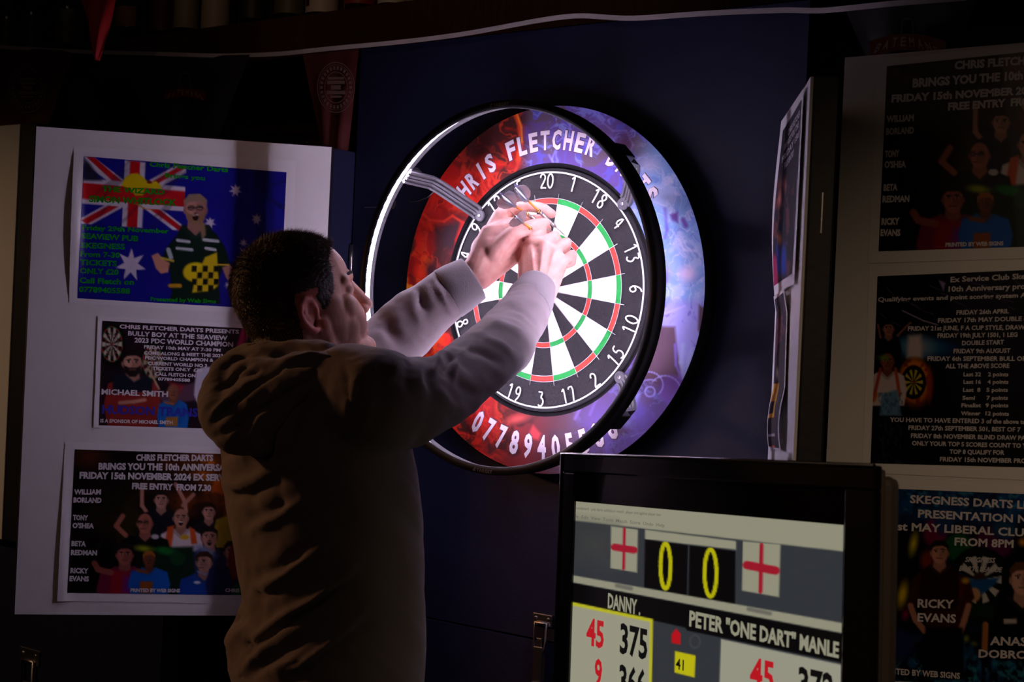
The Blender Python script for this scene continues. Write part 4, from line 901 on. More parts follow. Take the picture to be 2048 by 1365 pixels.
# --- left door, top: flag poster
curl = lambda x, y: .010*np.exp(-np.clip((x-150)/16., 0, 9)**2)*np.clip(np.sin(np.clip((y-300)/300., 0, 1)*PI), 0, 1)
P = Poster('landscape poster of a blue starred flag behind a shouting man in a green shirt', PL, [(148, 293), (592, 322), (580, 634), (138, 605)], [(168, 313), (573, 345), (560, 620), (155, 597)], curl, (.10, .09, .60))
a = P.a; X, Y = P.X, P.Y
a.mix(.35*fbm(X/70, Y/40, 2), c_(14, 12, 90)); a.mix(sm(500, 512, X-.06*(Y-340))*(1-sm(540, 556, X-.02*Y+10))*sm(.3, .7, fbm(X/30, Y/80, 5)+.25)*.55, c_(10, 10, 60))  # second mix paints the hoop's cast shadow band into the poster blue
a.line([(540, 370), (575, 362)], 3, c_(16, 14, 80), 3, .7); a.line([(535, 395), (560, 412), (572, 418)], 8, c_(14, 14, 84), 4, .7)
def uj(s_, t_): # union canton: s,t in 0..1
    q = np.array([(168, 313), (373, 333), (366, 462), (162, 448)], float); return tuple((1-s_)*(1-t_)*q[0]+s_*(1-t_)*q[1]+s_*t_*q[2]+(1-s_)*t_*q[3])
def up_(pts): return [uj(*p) for p in pts]
for pts in ([(0, 0), (.10, 0), (1, .92), (1, 1), (.9, 1), (0, .10)], [(1, 0), (.9, 0), (0, .92), (0, 1), (.1, 1), (1, .10)]): a.poly(up_(pts), c_(216, 210, 222), 1)
for pts in ([(.02, 0), (.10, 0), (.40, .34), (.30, .34)], [(1, .02), (.70, .34), (.62, .34), (.94, 0)], [(0, .95), (.30, .66), (.40, .66), (.06, 1)], [(.62, .66), (.72, .66), (1, .96), (.96, 1)]): a.poly(up_(pts), c_(196, 22, 34), 1)
a.poly(up_([(.40, 0), (.60, 0), (.60, 1), (.40, 1)]), c_(220, 214, 226), 1); a.poly(up_([(0, .32), (1, .32), (1, .70), (0, .70)]), c_(220, 214, 226), 1)
a.poly(up_([(.45, 0), (.55, 0), (.55, 1), (.45, 1)]), c_(196, 20, 32), 1); a.poly(up_([(0, .39), (1, .39), (1, .63), (0, .63)]), c_(202, 24, 34), 1)
a.poly([(168, 316), (180, 328), (204, 362), (166, 362)], c_(40, 38, 62), 3, .9); a.mix(.35*sm(.52, .7, fbm((X+Y)/14, Y/60, 9))*(X < 372)*(Y < 460), c_(60, 50, 70))
a.poly([(242, 372), (250, 356), (262, 348), (276, 347), (288, 356), (298, 366), (312, 362), (322, 372), (322, 378), (296, 376), (262, 378)], c_(232, 206, 10), 1.2); a.poly([(262, 378), (290, 378), (286, 392), (270, 392)], c_(214, 182, 20), 1.5); a.ell(299, 365, 5, 3, c_(120, 20, 20), 1)
a.line([(272, 408), (290, 418), (308, 420)], 2, c_(220, 150, 20), 1)
for cx, cy, r in ((471, 381, 14), (513, 439, 13), (420, 446, 13), (487, 486, 9), (262, 530, 34), (456, 571, 9)): star(a, cx, cy, r, c_(212, 206, 222) if cx < 500 else c_(170, 164, 170), rot=.05)  # star inside the painted shadow band gets a duller white
G = (12, 34, 26)
a.poly([(372, 455), (350, 475), (330, 500), (322, 530), (340, 540), (344, 585), (338, 603), (440, 608), (438, 560), (444, 540), (462, 535), (450, 495), (432, 468), (408, 450)], c_(*G), 1.5)
a.poly([(444, 535), (462, 530), (472, 556), (466, 572), (452, 556)], c_(196, 140, 120), 1.4); a.line([(434, 530), (458, 530)], 3, c_(230, 190, 40), 1)
man(a, 391, 420, 56, G, (196, 140, 124), (150, 128, 104), beard=(150, 116, 84), shout=True, glasses=True, w=.55)
a.poly([(398, 446), (410, 446), (412, 470), (404, 482)], c_(150, 122, 90), 2, .9)
a.poly([(303, 512), (316, 506), (328, 520), (340, 526), (336, 545), (322, 548), (312, 538)], c_(206, 146, 120), 1.4); a.line([(324, 517), (346, 522)], 5, c_(214, 190, 60), 1.2)
a.ell(392, 545, 26, 20, c_(228, 206, 20), 2); a.poly([(410, 515), (434, 505), (438, 570), (424, 582), (384, 586), (390, 560)], c_(214, 190, 24), 1.5)
for i in range(5):
    for j in range(4):
        if (i+j) % 2 == 0: x, y = 384+i*11, 532+j*13; a.poly([(x, y), (x+10, y), (x+9, y+12), (x-1, y+12)], c_(16, 18, 14), 1, .9)
for q in ((355, 481, 378, 484), (354, 497, 384, 500), (408, 480, 436, 483), (412, 497, 430, 500)): a.line([q[:2], q[2:]], 6, c_(206, 218, 222), 1)
a.line([(337, 500), (342, 515)], 9, c_(190, 206, 210), 1.2); a.line([(340, 572), (360, 572)], 8, c_(196, 150, 30), 1.4)
GR = (.05, .58, .06)
for s_, p0, p1, h in (('Chris Fletcher Darts', (299, 333), (456, 345), 10), ('Brings you', (330, 355), (410, 361), 9), ('THE WIZARD', (204, 383), (329, 390), 11), ('SIMON WHITLOCK', (178, 404), (353, 412), 13),
     ('Friday 29th November', (165, 460), (338, 467), 9.5), ('SEAVIEW PUB', (163, 477), (277, 483), 11), ('SKEGNESS', (162, 496), (250, 499), 11), ('From 7-30', (161, 513), (240, 516), 10.5),
     ('TICKETS', (160, 530), (234, 533), 11), ('ONLY £20', (160, 547), (237, 550), 11), ('Call Fletch on', (159, 566), (268, 570), 11), ('07789405588', (158, 584), (260, 588), 11), ('Presented by Web Signs', (301, 602), (432, 607), 8)):
    P.ink.text(s_, p0, p1, h, GR, .035)
P.done()
# --- left door, middle
curl = lambda x, y: .002*np.exp(-np.clip((x-190)/14., 0, 9)**2)
P = Poster('landscape poster of a bearded man, a dartboard and a white lorry under bold lettering', PL, [(196, 632), (521, 651), (508, 872), (187, 855)], [(205, 642), (504, 658), (492, 860), (198, 851)], curl, (.10, .06, .10))
a = P.a; X, Y = P.X, P.Y; a.mix(.4*fbm(X/30, Y/30, 4), c_(60, 30, 46)); mini_board(a, 224, 689, 27, 46); mini_board(a, 306, 725, 26, 44, (40, 30, 34), (190, 170, 140)); a.poly([(484, 655), (500, 657), (484, 712), (468, 712)], c_(196, 24, 96), 3); a.poly([(470, 760), (490, 740), (496, 850), (430, 850)], c_(40, 22, 40), 3)
a.poly([(310, 790), (390, 764), (420, 770), (400, 800), (330, 810)], c_(96, 66, 84), 3); a.poly([(330, 760), (372, 770), (360, 790)], c_(150, 40, 60), 3, .7)
a.poly([(392, 742), (404, 735), (440, 733), (452, 745), (452, 800), (430, 815), (396, 812), (388, 790)], c_(208, 206, 222), 1.6); a.poly([(420, 752), (440, 748), (440, 780), (422, 786)], c_(70, 110, 130), 1.5); a.poly([(446, 742), (452, 745), (452, 770), (445, 770)], c_(60, 100, 120), 1); a.line([(404, 786), (424, 790)], 3, c_(120, 120, 170), 1); a.ell(398, 818, 10, 12, c_(20, 20, 24), 1.5); a.ell(440, 815, 9, 12, c_(20, 20, 24), 1.5)
man(a, 265, 727, 50, (150, 46, 40), (214, 158, 134), (28, 18, 18), beard=(30, 20, 20), w=.85); a.poly([(224, 750), (250, 748), (268, 764), (292, 750), (306, 762), (304, 784), (226, 786)], c_(24, 30, 44), 2, .85); a.line([(240, 806), (268, 804), (290, 800)], 7, c_(206, 150, 128), 1.6)
a.line([(298, 740), (318, 778)], 4, c_(214, 180, 140), 1.4)
man(a, 346, 784, 30, (22, 104, 190), (150, 92, 66), (180, 140, 90), bald=True, w=.8); a.line([(330, 805), (346, 808)], 5, c_(160, 100, 70), 1.2); a.poly([(332, 835), (356, 834), (354, 853), (330, 853)], c_(176, 120, 50), 1.6)
for s_, p0, p1, h, col in (('CHRIS FLETCHER DARTS PRESENTS', (239, 657), (478, 668), 8, W_), ('BULLY BOY AT THE SEAVIEW', (256, 671), (455, 681), 9, W_), ('2023 PDC WORLD CHAMPION', (269, 685), (466, 694), 9.5, W_), ('FRIDAY 10th MAY AT 7-30 PM', (288, 697), (441, 704), 6.5, W_),
     ('COME ALONG & MEET THE 2023', (288, 709), (446, 715), 6.5, W_), ('PDC WORLD CHAMPION &', (290, 719), (427, 724), 6.5, W_), ('CURRENT WORLD NO 3', (296, 730), (414, 735), 6.5, W_), ('TICKETS ONLY  £30', (305, 740), (404, 744), 6.5, W_), ('CALL FLETCH ON', (310, 751), (391, 755), 6.5, W_), ('07789405588', (316, 761), (380, 764), 6, W_),
     ('MICHAEL SMITH', (203, 789), (336, 794), 11, W_), ('HUDSON TRANSPORT', (204, 827), (460, 836), 17, (.22, .22, .70)), ('IS A SPONSOR OF MICHAEL SMITH', (201, 845), (345, 849), 7, W_)):
    P.ink.text(s_, p0, p1, h, col, .035)
P.done()
# --- line-up poster, used twice (left door bottom, right panel top)
def lineup(label, pl, paper, prt, curl, T, lines, step=2.2, dim=1.0):
    P = Poster(label, pl, paper, prt, curl, (.055, .035, .04), step); a = P.a
    q = np.array(prt, float)
    # local units: 0..420 x 0..290 of the print, laid out by T
    def L(x, y): return T(x, y)
    s1 = T(1, 0)[0]-T(0, 0)[0]; s2 = T(0, 1)[1]-T(0, 0)[1]; X, Y = P.X, P.Y
    def el(x, y, rx, ry, col, soft=2, ang=0, al=1): u, v = L(x, y); a.ell(u, v, rx*s1, ry*s2, col, soft, ang, al)
    for x, y, rx, ry, col in ((30, 15, 40, 22, (86, 40, 20)), (230, 22, 60, 22, (150, 66, 16)), (285, 40, 40, 40, (214, 110, 14)), (120, 150, 44, 60, (48, 40, 14)), (60, 120, 40, 50, (40, 30, 16)), (300, 90, 30, 50, (190, 90, 18)), (230, 100, 40, 30, (110, 50, 16)), (160, 70, 50, 26, (60, 30, 12))): el(x, y, rx, ry, c_(*col), 14, 0, .75)
    a.mix(.45*sm(.45, .62, fbm(X/22, Y/22, 7)), c_(16, 8, 10))
    for k in range(9): u, v = L(90+40*math.cos(k*.7), 130+50*math.sin(k*.7)); u2, v2 = L(90+75*math.cos(k*.7), 130+90*math.sin(k*.7)); a.line([(u, v), (u2, v2)], 2.5, c_(70, 56, 22), 2, .6)
    def mn(x, y, h, shirt, **k): u, v = L(x, y); man(a, u, v, h*s2, shirt, **k)
    def ar(P_, wd, col): arm(a, [L(*p) for p in P_], wd*s1, col)
    ar([(140, 70), (142, 110), (156, 128)], 8, (196, 140, 120)); ar([(208, 66), (228, 100), (232, 120)], 8, (196, 140, 120)); ar([(245, 86), (225, 108)], 8, (190, 134, 116))
    mn(180, 98, 34, (20, 20, 30), hair=(30, 22, 20)); mn(278, 120, 32, (26, 26, 30), hair=(40, 24, 18)); mn(330, 108, 32, (190, 170, 40), hair=(60, 40, 24)); mn(222, 134, 38, (224, 210, 214), bald=True, shout=True, skin=(198, 140, 116), w=.9)
    u, v = L(222, 165); a.poly([L(196, 152), L(210, 148), L(206, 196), L(190, 200)], c_(222, 92, 40), 1.6, .9); a.poly([L(240, 150), L(252, 156), L(258, 184), L(246, 186)], c_(222, 92, 40), 1.6, .9); el(232, 172, 9, 5, c_(230, 180, 40), 1.4)
    mn(150, 146, 40, (16, 16, 20), bald=True, skin=(190, 116, 96), glasses=True, turn=-.2); ar([(112, 170), (92, 152), (104, 132)], 10, (176, 106, 88)); el(172, 172, 8, 5, c_(200, 200, 204), 1.2)
    mn(282, 172, 40, (44, 56, 96), hair=(34, 24, 24), shout=True, skin=(200, 140, 120)); el(276, 200, 24, 10, c_(110, 130, 180), 4, .4, .7)
    a.poly([L(150, 196), L(250, 190), L(262, 290), L(150, 290)], c_(16, 40, 26), 3, .9); el(196, 200, 22, 8, c_(24, 120, 50), 3, .2, .9); el(150, 196, 20, 7, c_(150, 170, 30), 3, .1, .7); el(220, 215, 16, 14, c_(18, 70, 40), 4)
    mn(112, 210, 42, (120, 20, 60), hair=(30, 20, 22), skin=(170, 96, 84)); a.poly([L(88, 240), L(130, 244), L(136, 290), L(84, 290)], c_(150, 22, 40), 3, .8); a.poly([L(112, 250), L(130, 250), L(130, 288), L(108, 288)], c_(120, 26, 130), 4, .7); ar([(86, 246), (60, 240), (52, 228)], 12, (150, 80, 66))
    mn(162, 218, 30, (22, 96, 196), hair=(170, 100, 40), skin=(120, 64, 44), w=1.05); ar([(140, 240), (160, 244)], 7, (130, 72, 50)); a.poly([L(146, 262), L(172, 262), L(172, 286), L(146, 286)], c_(150, 80, 30), 2)
    mn(274, 222, 40, (26, 70, 170), hair=(60, 36, 26), skin=(206, 150, 130), turn=-.35); a.line([L(262, 240), L(276, 246), L(290, 240)], 3*s1, c_(150, 170, 220), 1.2); el(262, 262, 7, 3, c_(220, 220, 226), 1)
    mn(330, 200, 40, (30, 40, 90), hair=(20, 16, 18)); mn(372, 150, 40, (120, 30, 30), hair=(50, 34, 26)); mn(380, 232, 40, (30, 110, 60), hair=(70, 40, 26))
    for s_, p0, p1, h in lines: P.ink.text(s_, p0, p1, h, W_*.95, .05)
    P.done(); return P
T3 = lambda x, y: (150-15*y/286+x*.985, 899+y*.997+x*.02)
curl3 = lambda x, y: .006*np.exp(-np.clip((x-125)/14., 0, 9)**2)*np.clip((np.asarray(y)-900)/200., 0, 1)
lineup('dark landscape poster crowded with darts players, lowest on the left door behind the man', PL, [(130, 884), (572, 898), (560, 1210), (115, 1202)], [(150, 899), (556, 912), (545, 1192), (135, 1186)], curl3, T3,
 [('CHRIS FLETCHER DARTS', (272, 921), (426, 922), 12), ('BRINGS YOU THE 10th ANNIVERSARY', (197, 939), (470, 942), 13), ('FRIDAY 15th NOVEMBER 2024 EX SERVICE CLUB', (159, 957), (520, 963), 13), ('FREE ENTRY  FROM 7.30', (264, 978), (422, 982), 12),
  ('WILLIAM', (148, 989), (202, 989), 10), ('BORLAND', (147, 1005), (203, 1006), 10), ('TONY', (146, 1040), (176, 1041), 10), ("O'SHEA", (145, 1056), (188, 1057), 10), ('BETA', (143, 1092), (172, 1093), 10), ('REDMAN', (142, 1110), (194, 1111), 10),
  ('RICKY', (141, 1146), (177, 1147), 10), ('EVANS', (139, 1162), (178, 1163), 10), ('PRINTED BY WEB SIGNS', (261, 1184), (360, 1185), 7), ('CHRIS FLETCHER', (450, 1184), (530, 1186), 7)])
TN = lambda x, y: (1775-17*y/286+x*1.27*(1+x*.00012), 133+y*1.294+x*-.108*(1-y/400.))
lineup('dark poster crowded with darts players, topmost on the white panel at the right edge', PN, [(1757, 119), (2305, 62), (2290, 510), (1737, 527)], [(1775, 133), (2290, 80), (2276, 487), (1758, 503)], lambda x, y: 0*x, TN,
 [('CHRIS FLETCHER DARTS', (1910, 139), (2150, 122), 16), ('BRINGS YOU THE 10th ANNIVERSARY', (1826, 175), (2200, 148), 17), ('FRIDAY 15th NOVEMBER 2024 EX SERVICE CLUB', (1784, 205), (2260, 176), 15), ('FREE ENTRY  FROM 7.30', (1897, 221), (2120, 206), 15),
  ('WILLIAM', (1774, 245), (1829, 242), 13), ('BORLAND', (1773, 270), (1829, 267), 13), ('TONY', (1771, 315), (1800, 313), 13), ("O'SHEA", (1770, 336), (1813, 335), 13), ('BETA', (1768, 382), (1796, 381), 13), ('REDMAN', (1766, 405), (1820, 404), 13),
  ('RICKY', (1764, 450), (1800, 449), 13), ('EVANS', (1762, 472), (1802, 472), 13), ('PRINTED BY WEB SIGNS', (1892, 494), (2008, 491), 8)], step=3.0)
# --- right panel, middle
P = Poster('dark poster with a list of dates and a burning dartboard, middle of the right panel', PN, [(1739, 534), (2300, 510), (2290, 972), (1725, 946)], [(1756, 553), (2282, 531), (2272, 941), (1742, 927)], lambda x, y: 0*x, (.035, .025, .035), 1.6)
a = P.a; X, Y = P.X, P.Y; a.mix((1-sm(620, 680, Y))*.7*fbm(X/40, Y/25, 3), c_(26, 18, 66)); a.mix(sm(640, 700, Y)*(1-sm(760, 830, Y))*sm(1850, 1900, X)*.6, c_(18, 14, 50))
for k in range(26): x, y = 1750+(k*73 % 280), 560+(k*47 % 120); a.line([(x, y), (x+10+(k*7 % 26), y+6+(k % 9))], 1.4, c_(150, 140, 190), 1, .6)
a.line([(1806, 622), (1848, 642), (1876, 650)], 2, c_(200, 180, 220), 1.2); a.poly([(1878, 560), (1892, 566), (1888, 584)], c_(150, 130, 190), 2)
for rx, ry, col, al in ((78, 22, (20, 60, 130), .8), (50, 16, (30, 130, 170), .8), (30, 22, (150, 150, 170), .7)): a.ell(1838, 694, rx, ry, c_(*col), 10, .05, al)
a.poly([(1818, 672), (1843, 670), (1845, 716), (1814, 716)], c_(206, 190, 196), 5)
a.ell(1832, 768, 34, 46, c_(150, 66, 14), 7); a.ell(1830, 760, 30, 42, c_(214, 120, 24), 5); a.mix(.7*sm(.5, .6, fbm(X/8, Y/10, 8))*(np.hypot((X-1830)/36, (Y-766)/48) < 1), c_(110, 30, 14)); a.ell(1860, 772, 5, 30, c_(150, 52, 22), 3)
mini_board(a, 1828, 765, 25, 34, (20, 16, 10), (196, 180, 40), None)
man(a, 1778, 658, 28, (14, 14, 20), hair=(20, 16, 18), skin=(170, 110, 96), w=.7); arm(a, [(1762, 676), (1757, 650)], 4, (150, 96, 84)); arm(a, [(1796, 672), (1812, 655), (1822, 646)], 4, (150, 96, 84))
man(a, 1776, 724, 34, (206, 190, 196), bald=True, skin=(140, 76, 60), w=.85); a.line([(1762, 738), (1750, 790)], 6, c_(170, 60, 40), 2); a.line([(1792, 738), (1800, 790)], 6, c_(180, 70, 40), 2); a.ell(1768, 716, 12, 6, c_(100, 140, 40), 3, 0, .7)
a.poly([(1764, 788), (1796, 780), (1804, 832), (1760, 832)], c_(96, 140, 176), 2.5); a.mix(.5*sm(.5, .6, fbm(X/5, Y/7, 12))*(X < 1806)*(X > 1758)*(Y > 785), c_(40, 70, 110)); a.line([(1748, 800), (1752, 790)], 8, c_(190, 90, 20), 3)
for s_, p0, p1, h in (('Ex Service Club Skegness', (1902, 565), (2092, 556), 11), ('10th Anniversary pro am', (1898, 584), (2078, 577), 11), ('Qualifying events and point scoring system All events count', (1757, 604), (2150, 592), 9), ('FRIDAY 26th APRIL', (1914, 630), (2019, 627), 9), ('FRIDAY 17th MAY DOUBLE START', (1877, 646), (2090, 641), 9),
     ('FRIDAY 21st JUNE, F A CUP STYLE, DRAWN', (1817, 662), (2060, 659), 9), ('FRIDAY 19th JULY 1501, 1 LEG', (1876, 676), (2036, 674), 9), ('DOUBLE START', (1925, 691), (2009, 689), 9), ('FRIDAY 9th AUGUST', (1908, 707), (2022, 706), 9), ('FRIDAY 6th SEPTEMBER BULL OR BUST', (1856, 722), (2090, 722), 9),
     ('ALL THE ABOVE SCORE', (1892, 737), (2020, 736), 9), ('Last 32', (1928, 753), (1963, 753), 8), ('2 points', (1977, 753), (2018, 753), 8), ('Last 16', (1928, 768), (1963, 768), 8), ('4 points', (1976, 768), (2018, 768), 8), ('Last  8', (1927, 784), (1962, 784), 8), ('5 points', (1974, 784), (2017, 784), 8),
     ('Semi', (1926, 800), (1951, 800), 8), ('7 points', (1974, 800), (2017, 800), 8), ('Finalist', (1924, 815), (1963, 815), 8), ('9 points', (1972, 815), (2018, 815), 8), ('Winner', (1923, 831), (1962, 831), 8), ('12 points', (1972, 831), (2019, 832), 8),
     ('YOU HAVE TO HAVE ENTERED 3 of the above to qualify', (1781, 844), (2090, 849), 9), ('FRIDAY 27th SEPTEMBER 501, BEST OF 7', (1818, 860), (2042, 864), 9), ('FRIDAY 8th NOVEMBER BLIND DRAW PAIRS', (1823, 876), (2068, 881), 9), ('ONLY YOUR TOP 5 SCORES COUNT TO YOUR', (1825, 891), (2080, 897), 9), ('TOP 8 QUALIFY FOR', (1900, 908), (2010, 910), 9), ('FRIDAY 15th NOVEMBER PRO AM', (1881, 923), (2076, 927), 9)):
    P.ink.text(s_, p0, p1, h, W_*.92, .03)
P.done()
# --- right panel, bottom
P = Poster('brightly splashed poster of a darts league presentation night, lowest on the right panel', PN, [(1722, 957), (2300, 985), (2285, 1400), (1708, 1380)], [(1742, 976), (2280, 998), (2268, 1384), (1728, 1360)], lambda x, y: 0*x, (.05, .05, .13), 2.6)
a = P.a; X, Y = P.X, P.Y; a.mix((1-sm(1030, 1070, Y))*.9*fbm(X/14, Y/20, 3), c_(24, 96, 176)); a.mix((1-sm(1010, 1040, Y))*.5*sm(.55, .7, fbm(X/10, Y/8, 6)), c_(70, 170, 200)); a.mix(sm(1230, 1330, Y)*.8*sm(.45, .65, fbm(X/16, Y/26, 9)), c_(20, 90, 140)); a.mix(sm(1290, 1350, Y)*.7*sm(.52, .62, fbm(X/10, Y/10, 13)), c_(50, 150, 170))
for x, y, rx, ry, col in ((1828, 1088, 8, 22, (210, 200, 20)), (1872, 1065, 26, 30, (110, 20, 70)), (1918, 1095, 30, 30, (16, 80, 40)), (1990, 1085, 40, 34, (80, 22, 70)), (1806, 1190, 10, 26, (220, 190, 20)), (1830, 1185, 7, 22, (200, 180, 20)), (1812, 1230, 6, 10, (170, 20, 90)), (1934, 1278, 4, 5, (180, 190, 30)), (1950, 1288, 4, 3, (150, 170, 30)), (1890, 1040, 20, 30, (30, 60, 110)), (1855, 1120, 14, 20, (120, 40, 20)), (2010, 1060, 26, 20, (24, 70, 110)), (2046, 1085, 8, 8, (220, 150, 20)), (1800, 1290, 30, 30, (26, 30, 90)), (1960, 1220, 60, 20, (20, 40, 20))): a.ell(x, y, rx, ry, c_(*col), 5, .2, .85)
a.ell(1960, 1150, 58, 56, c_(14, 18, 20), 2)
for k in range(20):
    t0, t1 = math.radians(18*k-9), math.radians(18*k+9)
    if k % 2: a.poly([(1960, 1160), (1960+44*math.sin(t0), 1160-48*math.cos(t0)), (1960+44*math.sin(t1), 1160-48*math.cos(t1))], c_(196, 196, 196), .9)
a.ell(1960, 1160, 14, 15, c_(60, 40, 40), 2); a.poly([(1918, 1146), (1950, 1160), (2000, 1156), (1990, 1170), (1965, 1190), (1938, 1180)], c_(24, 84, 150), 2); a.ell(1950, 1190, 12, 14, c_(196, 150, 110), 2)
a.poly([(1838, 1145), (1866, 1136), (1900, 1140), (1938, 1156), (1950, 1196), (1938, 1212), (1928, 1262), (1856, 1262), (1846, 1216), (1816, 1210), (1824, 1160)], c_(56, 18, 20), 2); a.ell(1888, 1180, 34, 26, c_(130, 22, 26), 8); a.ell(1862, 1152, 14, 5, c_(200, 160, 30), 2.5); a.ell(1912, 1178, 7, 6, c_(210, 150, 40), 3); a.ell(1932, 1162, 8, 6, c_(190, 150, 40), 3)
man(a, 1880, 1106, 44, (40, 14, 16), hair=(24, 18, 18), skin=(196, 138, 120), w=.7); arm(a, [(1822, 1212), (1832, 1240), (1850, 1262)], 12, (176, 120, 100)); arm(a, [(1938, 1212), (1930, 1240), (1918, 1274)], 12, (180, 124, 104)); a.poly([(1852, 1256), (1926, 1256), (1930, 1360), (1846, 1358)], c_(12, 12, 16), 3)
man(a, 2046, 1160, 62, (14, 14, 18), hair=(90, 60, 40), skin=(206, 156, 140), w=.75); arm(a, [(1972, 1250), (1970, 1300)], 12, (170, 110, 60)); a.poly([(2008, 1238), (2034, 1238), (2034, 1248), (2008, 1248)], c_(190, 180, 180), 1)
for s_, p0, p1, h in (('SKEGNESS DARTS LEAGUE', (1821, 1006), (2128, 1022), 16), ('PRESENTATION NIGHT', (1837, 1035), (2120, 1050), 16), ('1st MAY LIBERAL CLUB', (1786, 1060), (2066, 1074), 16), ('FROM 8PM', (1910, 1091), (2028, 1096), 16), ('RICKY', (1836, 1215), (1909, 1217), 17), ('EVANS', (1836, 1243), (1913, 1246), 17), ('ANASTASIA', (1981, 1290), (2130, 1294), 17), ('DOBROMYSLOVA', (1958, 1315), (2180, 1322), 16), ('PRINTED BY WEB SIGNS', (1762, 1347), (1921, 1358), 12)):
    P.ink.text(s_, p0, p1, h, W_*.95, .03)
for s_, p0, p1 in (('SKEGNESS', (1931, 1124), (1992, 1126)), ('DARTS LEAGUE', (1919, 1142), (2006, 1145))): P.ink.text(s_, p0, p1, 10, (.8, .8, .82), .03, shear=.25)
P.done()
# --- right door, three curling sheets seen edge on
cw = lambda x, y: .004+.010*np.clip(np.sin((np.asarray(y)-240)/350.*PI), 0, 1)*np.exp(-((np.asarray(x)-1552)/22.)**2)
P = Poster('tall curling dark poster, upper of those on the right folding door seen edge-on', PR, [(1569, 243), (1615, 176), (1596, 568), (1555, 592)], [(1574, 262), (1611, 200), (1592, 548), (1557, 573)], cw, (.06, .04, .09), 1.0)
a = P.a; X, Y = P.X, P.Y; a.mix(.8*sm(.45, .6, fbm(X/6, Y/26, 3))*sm(330, 380, Y), c_(110, 52, 50)); a.mix(sm(470, 510, Y)*(1-sm(540, 560, Y))*(X < 1582)*(X > 1566)*.9, c_(24, 60, 170)); a.mix(sm(500, 520, Y)*(X < 1566)*.9, c_(160, 20, 80)); a.ell(1573, 400, 3, 14, c_(200, 120, 100), 2); a.ell(1580, 372, 2.5, 14, c_(196, 130, 110), 2); a.ell(1572, 478, 3, 12, c_(190, 120, 60), 2)
for k, (s0, s1, y0) in enumerate(((.25, .95, 10), (.1, .9, 30), (.05, 1, 52), (.2, .7, 74))):
    x0, x1 = 1576-k*1.5, 1611-k*1.2; ya, yb = 262+y0+6, 200+y0+8
    P.ink.text(['CHRIS FLETCHER', 'BRINGS YOU THE', 'FRIDAY 15th', 'FREE ENTRY'][k], (x0+s0*(x1-x0), ya+s0*(yb-ya)+10), (x0+s1*(x1-x0), ya+s1*(yb-ya)+10), 13, W_*.8, .03)
P.done()
cw2 = lambda x, y: .003+.007*np.clip(np.sin((np.asarray(y)-600)/300.*2*PI+2.6), 0, 1)
P = Poster('narrow curling dark flyer with yellow blocks of lettering, low on the right folding door', PR, [(1558, 594), (1582, 578), (1572, 902), (1547, 897)], [(1560, 600), (1580, 586), (1570, 898), (1549, 894)], cw2, (.13, .10, .13), 1.0)
a = P.a; a.mix(.6*sm(.5, .6, fbm(P.X/5, P.Y/18, 3))*(1-sm(690, 720, P.Y)), c_(120, 70, 84)); a.ell(1561, 748, 2.5, 12, c_(190, 190, 200), 1.5); a.poly([(1553, 768), (1564, 767), (1564, 803), (1552, 805)], c_(222, 160, 30), 1.2); a.poly([(1551, 830), (1563, 826), (1563, 836), (1551, 838)], c_(214, 150, 26), 1.2); a.line([(1562, 795), (1562, 834)], 2.5, c_(210, 150, 30), 1); a.poly([(1551, 870), (1565, 868), (1565, 874), (1551, 875)], c_(190, 186, 196), 1.2); a.poly([(1554, 893), (1562, 892), (1562, 897), (1554, 897)], c_(206, 96, 30), 1)
P.done()
Poster('blank white sheet, lowest on the right folding door', PR, [(1543, 896), (1584, 906), (1574, 1180), (1530, 1165)], None, lambda x, y: .004+0*x, (1, 1, 1))
# ------------------------------------------------------------------ television in the foreground
VD = CF+CR*((-600-1024)/FPX)-CU*((842-682.5)/FPX); TU = -unit(VD); TVv = unit(CU*13.5+CR*.48+CF*1.0); TVv = unit(TVv-TU*(TVv@TU)); TN_ = unit(np.cross(TU, TVv)); TN_ = TN_ if TN_@(CAM-at(1400, 1100, 2)) > 0 else -TN_
TO = at(1125, 908, 2.30); PT = Plane(TO, TN_)
tr = PT.hit(np.array(1750.), np.array(934.)); TWd = (tr-TO)@TU; THt = TWd*0.62
tv = thing('television', 'black flat television showing a darts scoreboard, standing in the right foreground', 'television', TO+TU*TWd/2-TVv*THt)
M_tvblack = mat('glossy_black_plastic', (0.006, 0.006, 0.007), 0.16, coat=0.4); M_tvside = mat('brown_sheen_plastic', (0.07, 0.055, 0.045), 0.42)  # side plastic is black, with the light's brown sheen put into its colour
def tbox(x0, x1, y0, y1, z0, z1, m, name, par, bev=0.0):
    """x right, y down from the top, z back from the front plane"""
    b = MB(); b.frame_box(TO+TU*x0-TVv*y0-TN_*z0, TU*(x1-x0), -TVv*(y1-y0), -TN_*(z1-z0)); return b.build(name, m, par, bevel=bev)
sx0 = (PT.hit(np.array(1146.), np.array(1003.))-TO)@TU; sx1 = (PT.hit(np.array(1687.), np.array(1050.))-TO)@TU; sy0 = 0.028; sy1 = THt-0.04
for q in ((0, TWd, 0, sy0), (0, TWd, sy1, THt), (0, sx0, sy0, sy1), (sx1, TWd, sy0, sy1)): tbox(q[0], q[1], q[2], q[3], 0, .012, M_tvblack, 'bezel', tv, .0025)
tbox(.004, TWd-.003, .004, THt-.004, .0121, .020, M_tvside, 'casing', tv, .003); tbox(.05, TWd-.005, .012, THt-.03, .0201, .046, M_tvside, 'rear_cover', tv, .010)
edge = MB(); edge.tube([TO-TVv*THt+TN_*.001, TO+TN_*.001, TO+TU*TWd+TN_*.001], .0026, 8); edge.build('trim', mat('worn_chrome_edge', (.25, .24, .24), .3, metal=1), tv)
M_glass = mat('dark_screen_glass', (0.004, 0.004, 0.005), 0.10, coat=0.6)
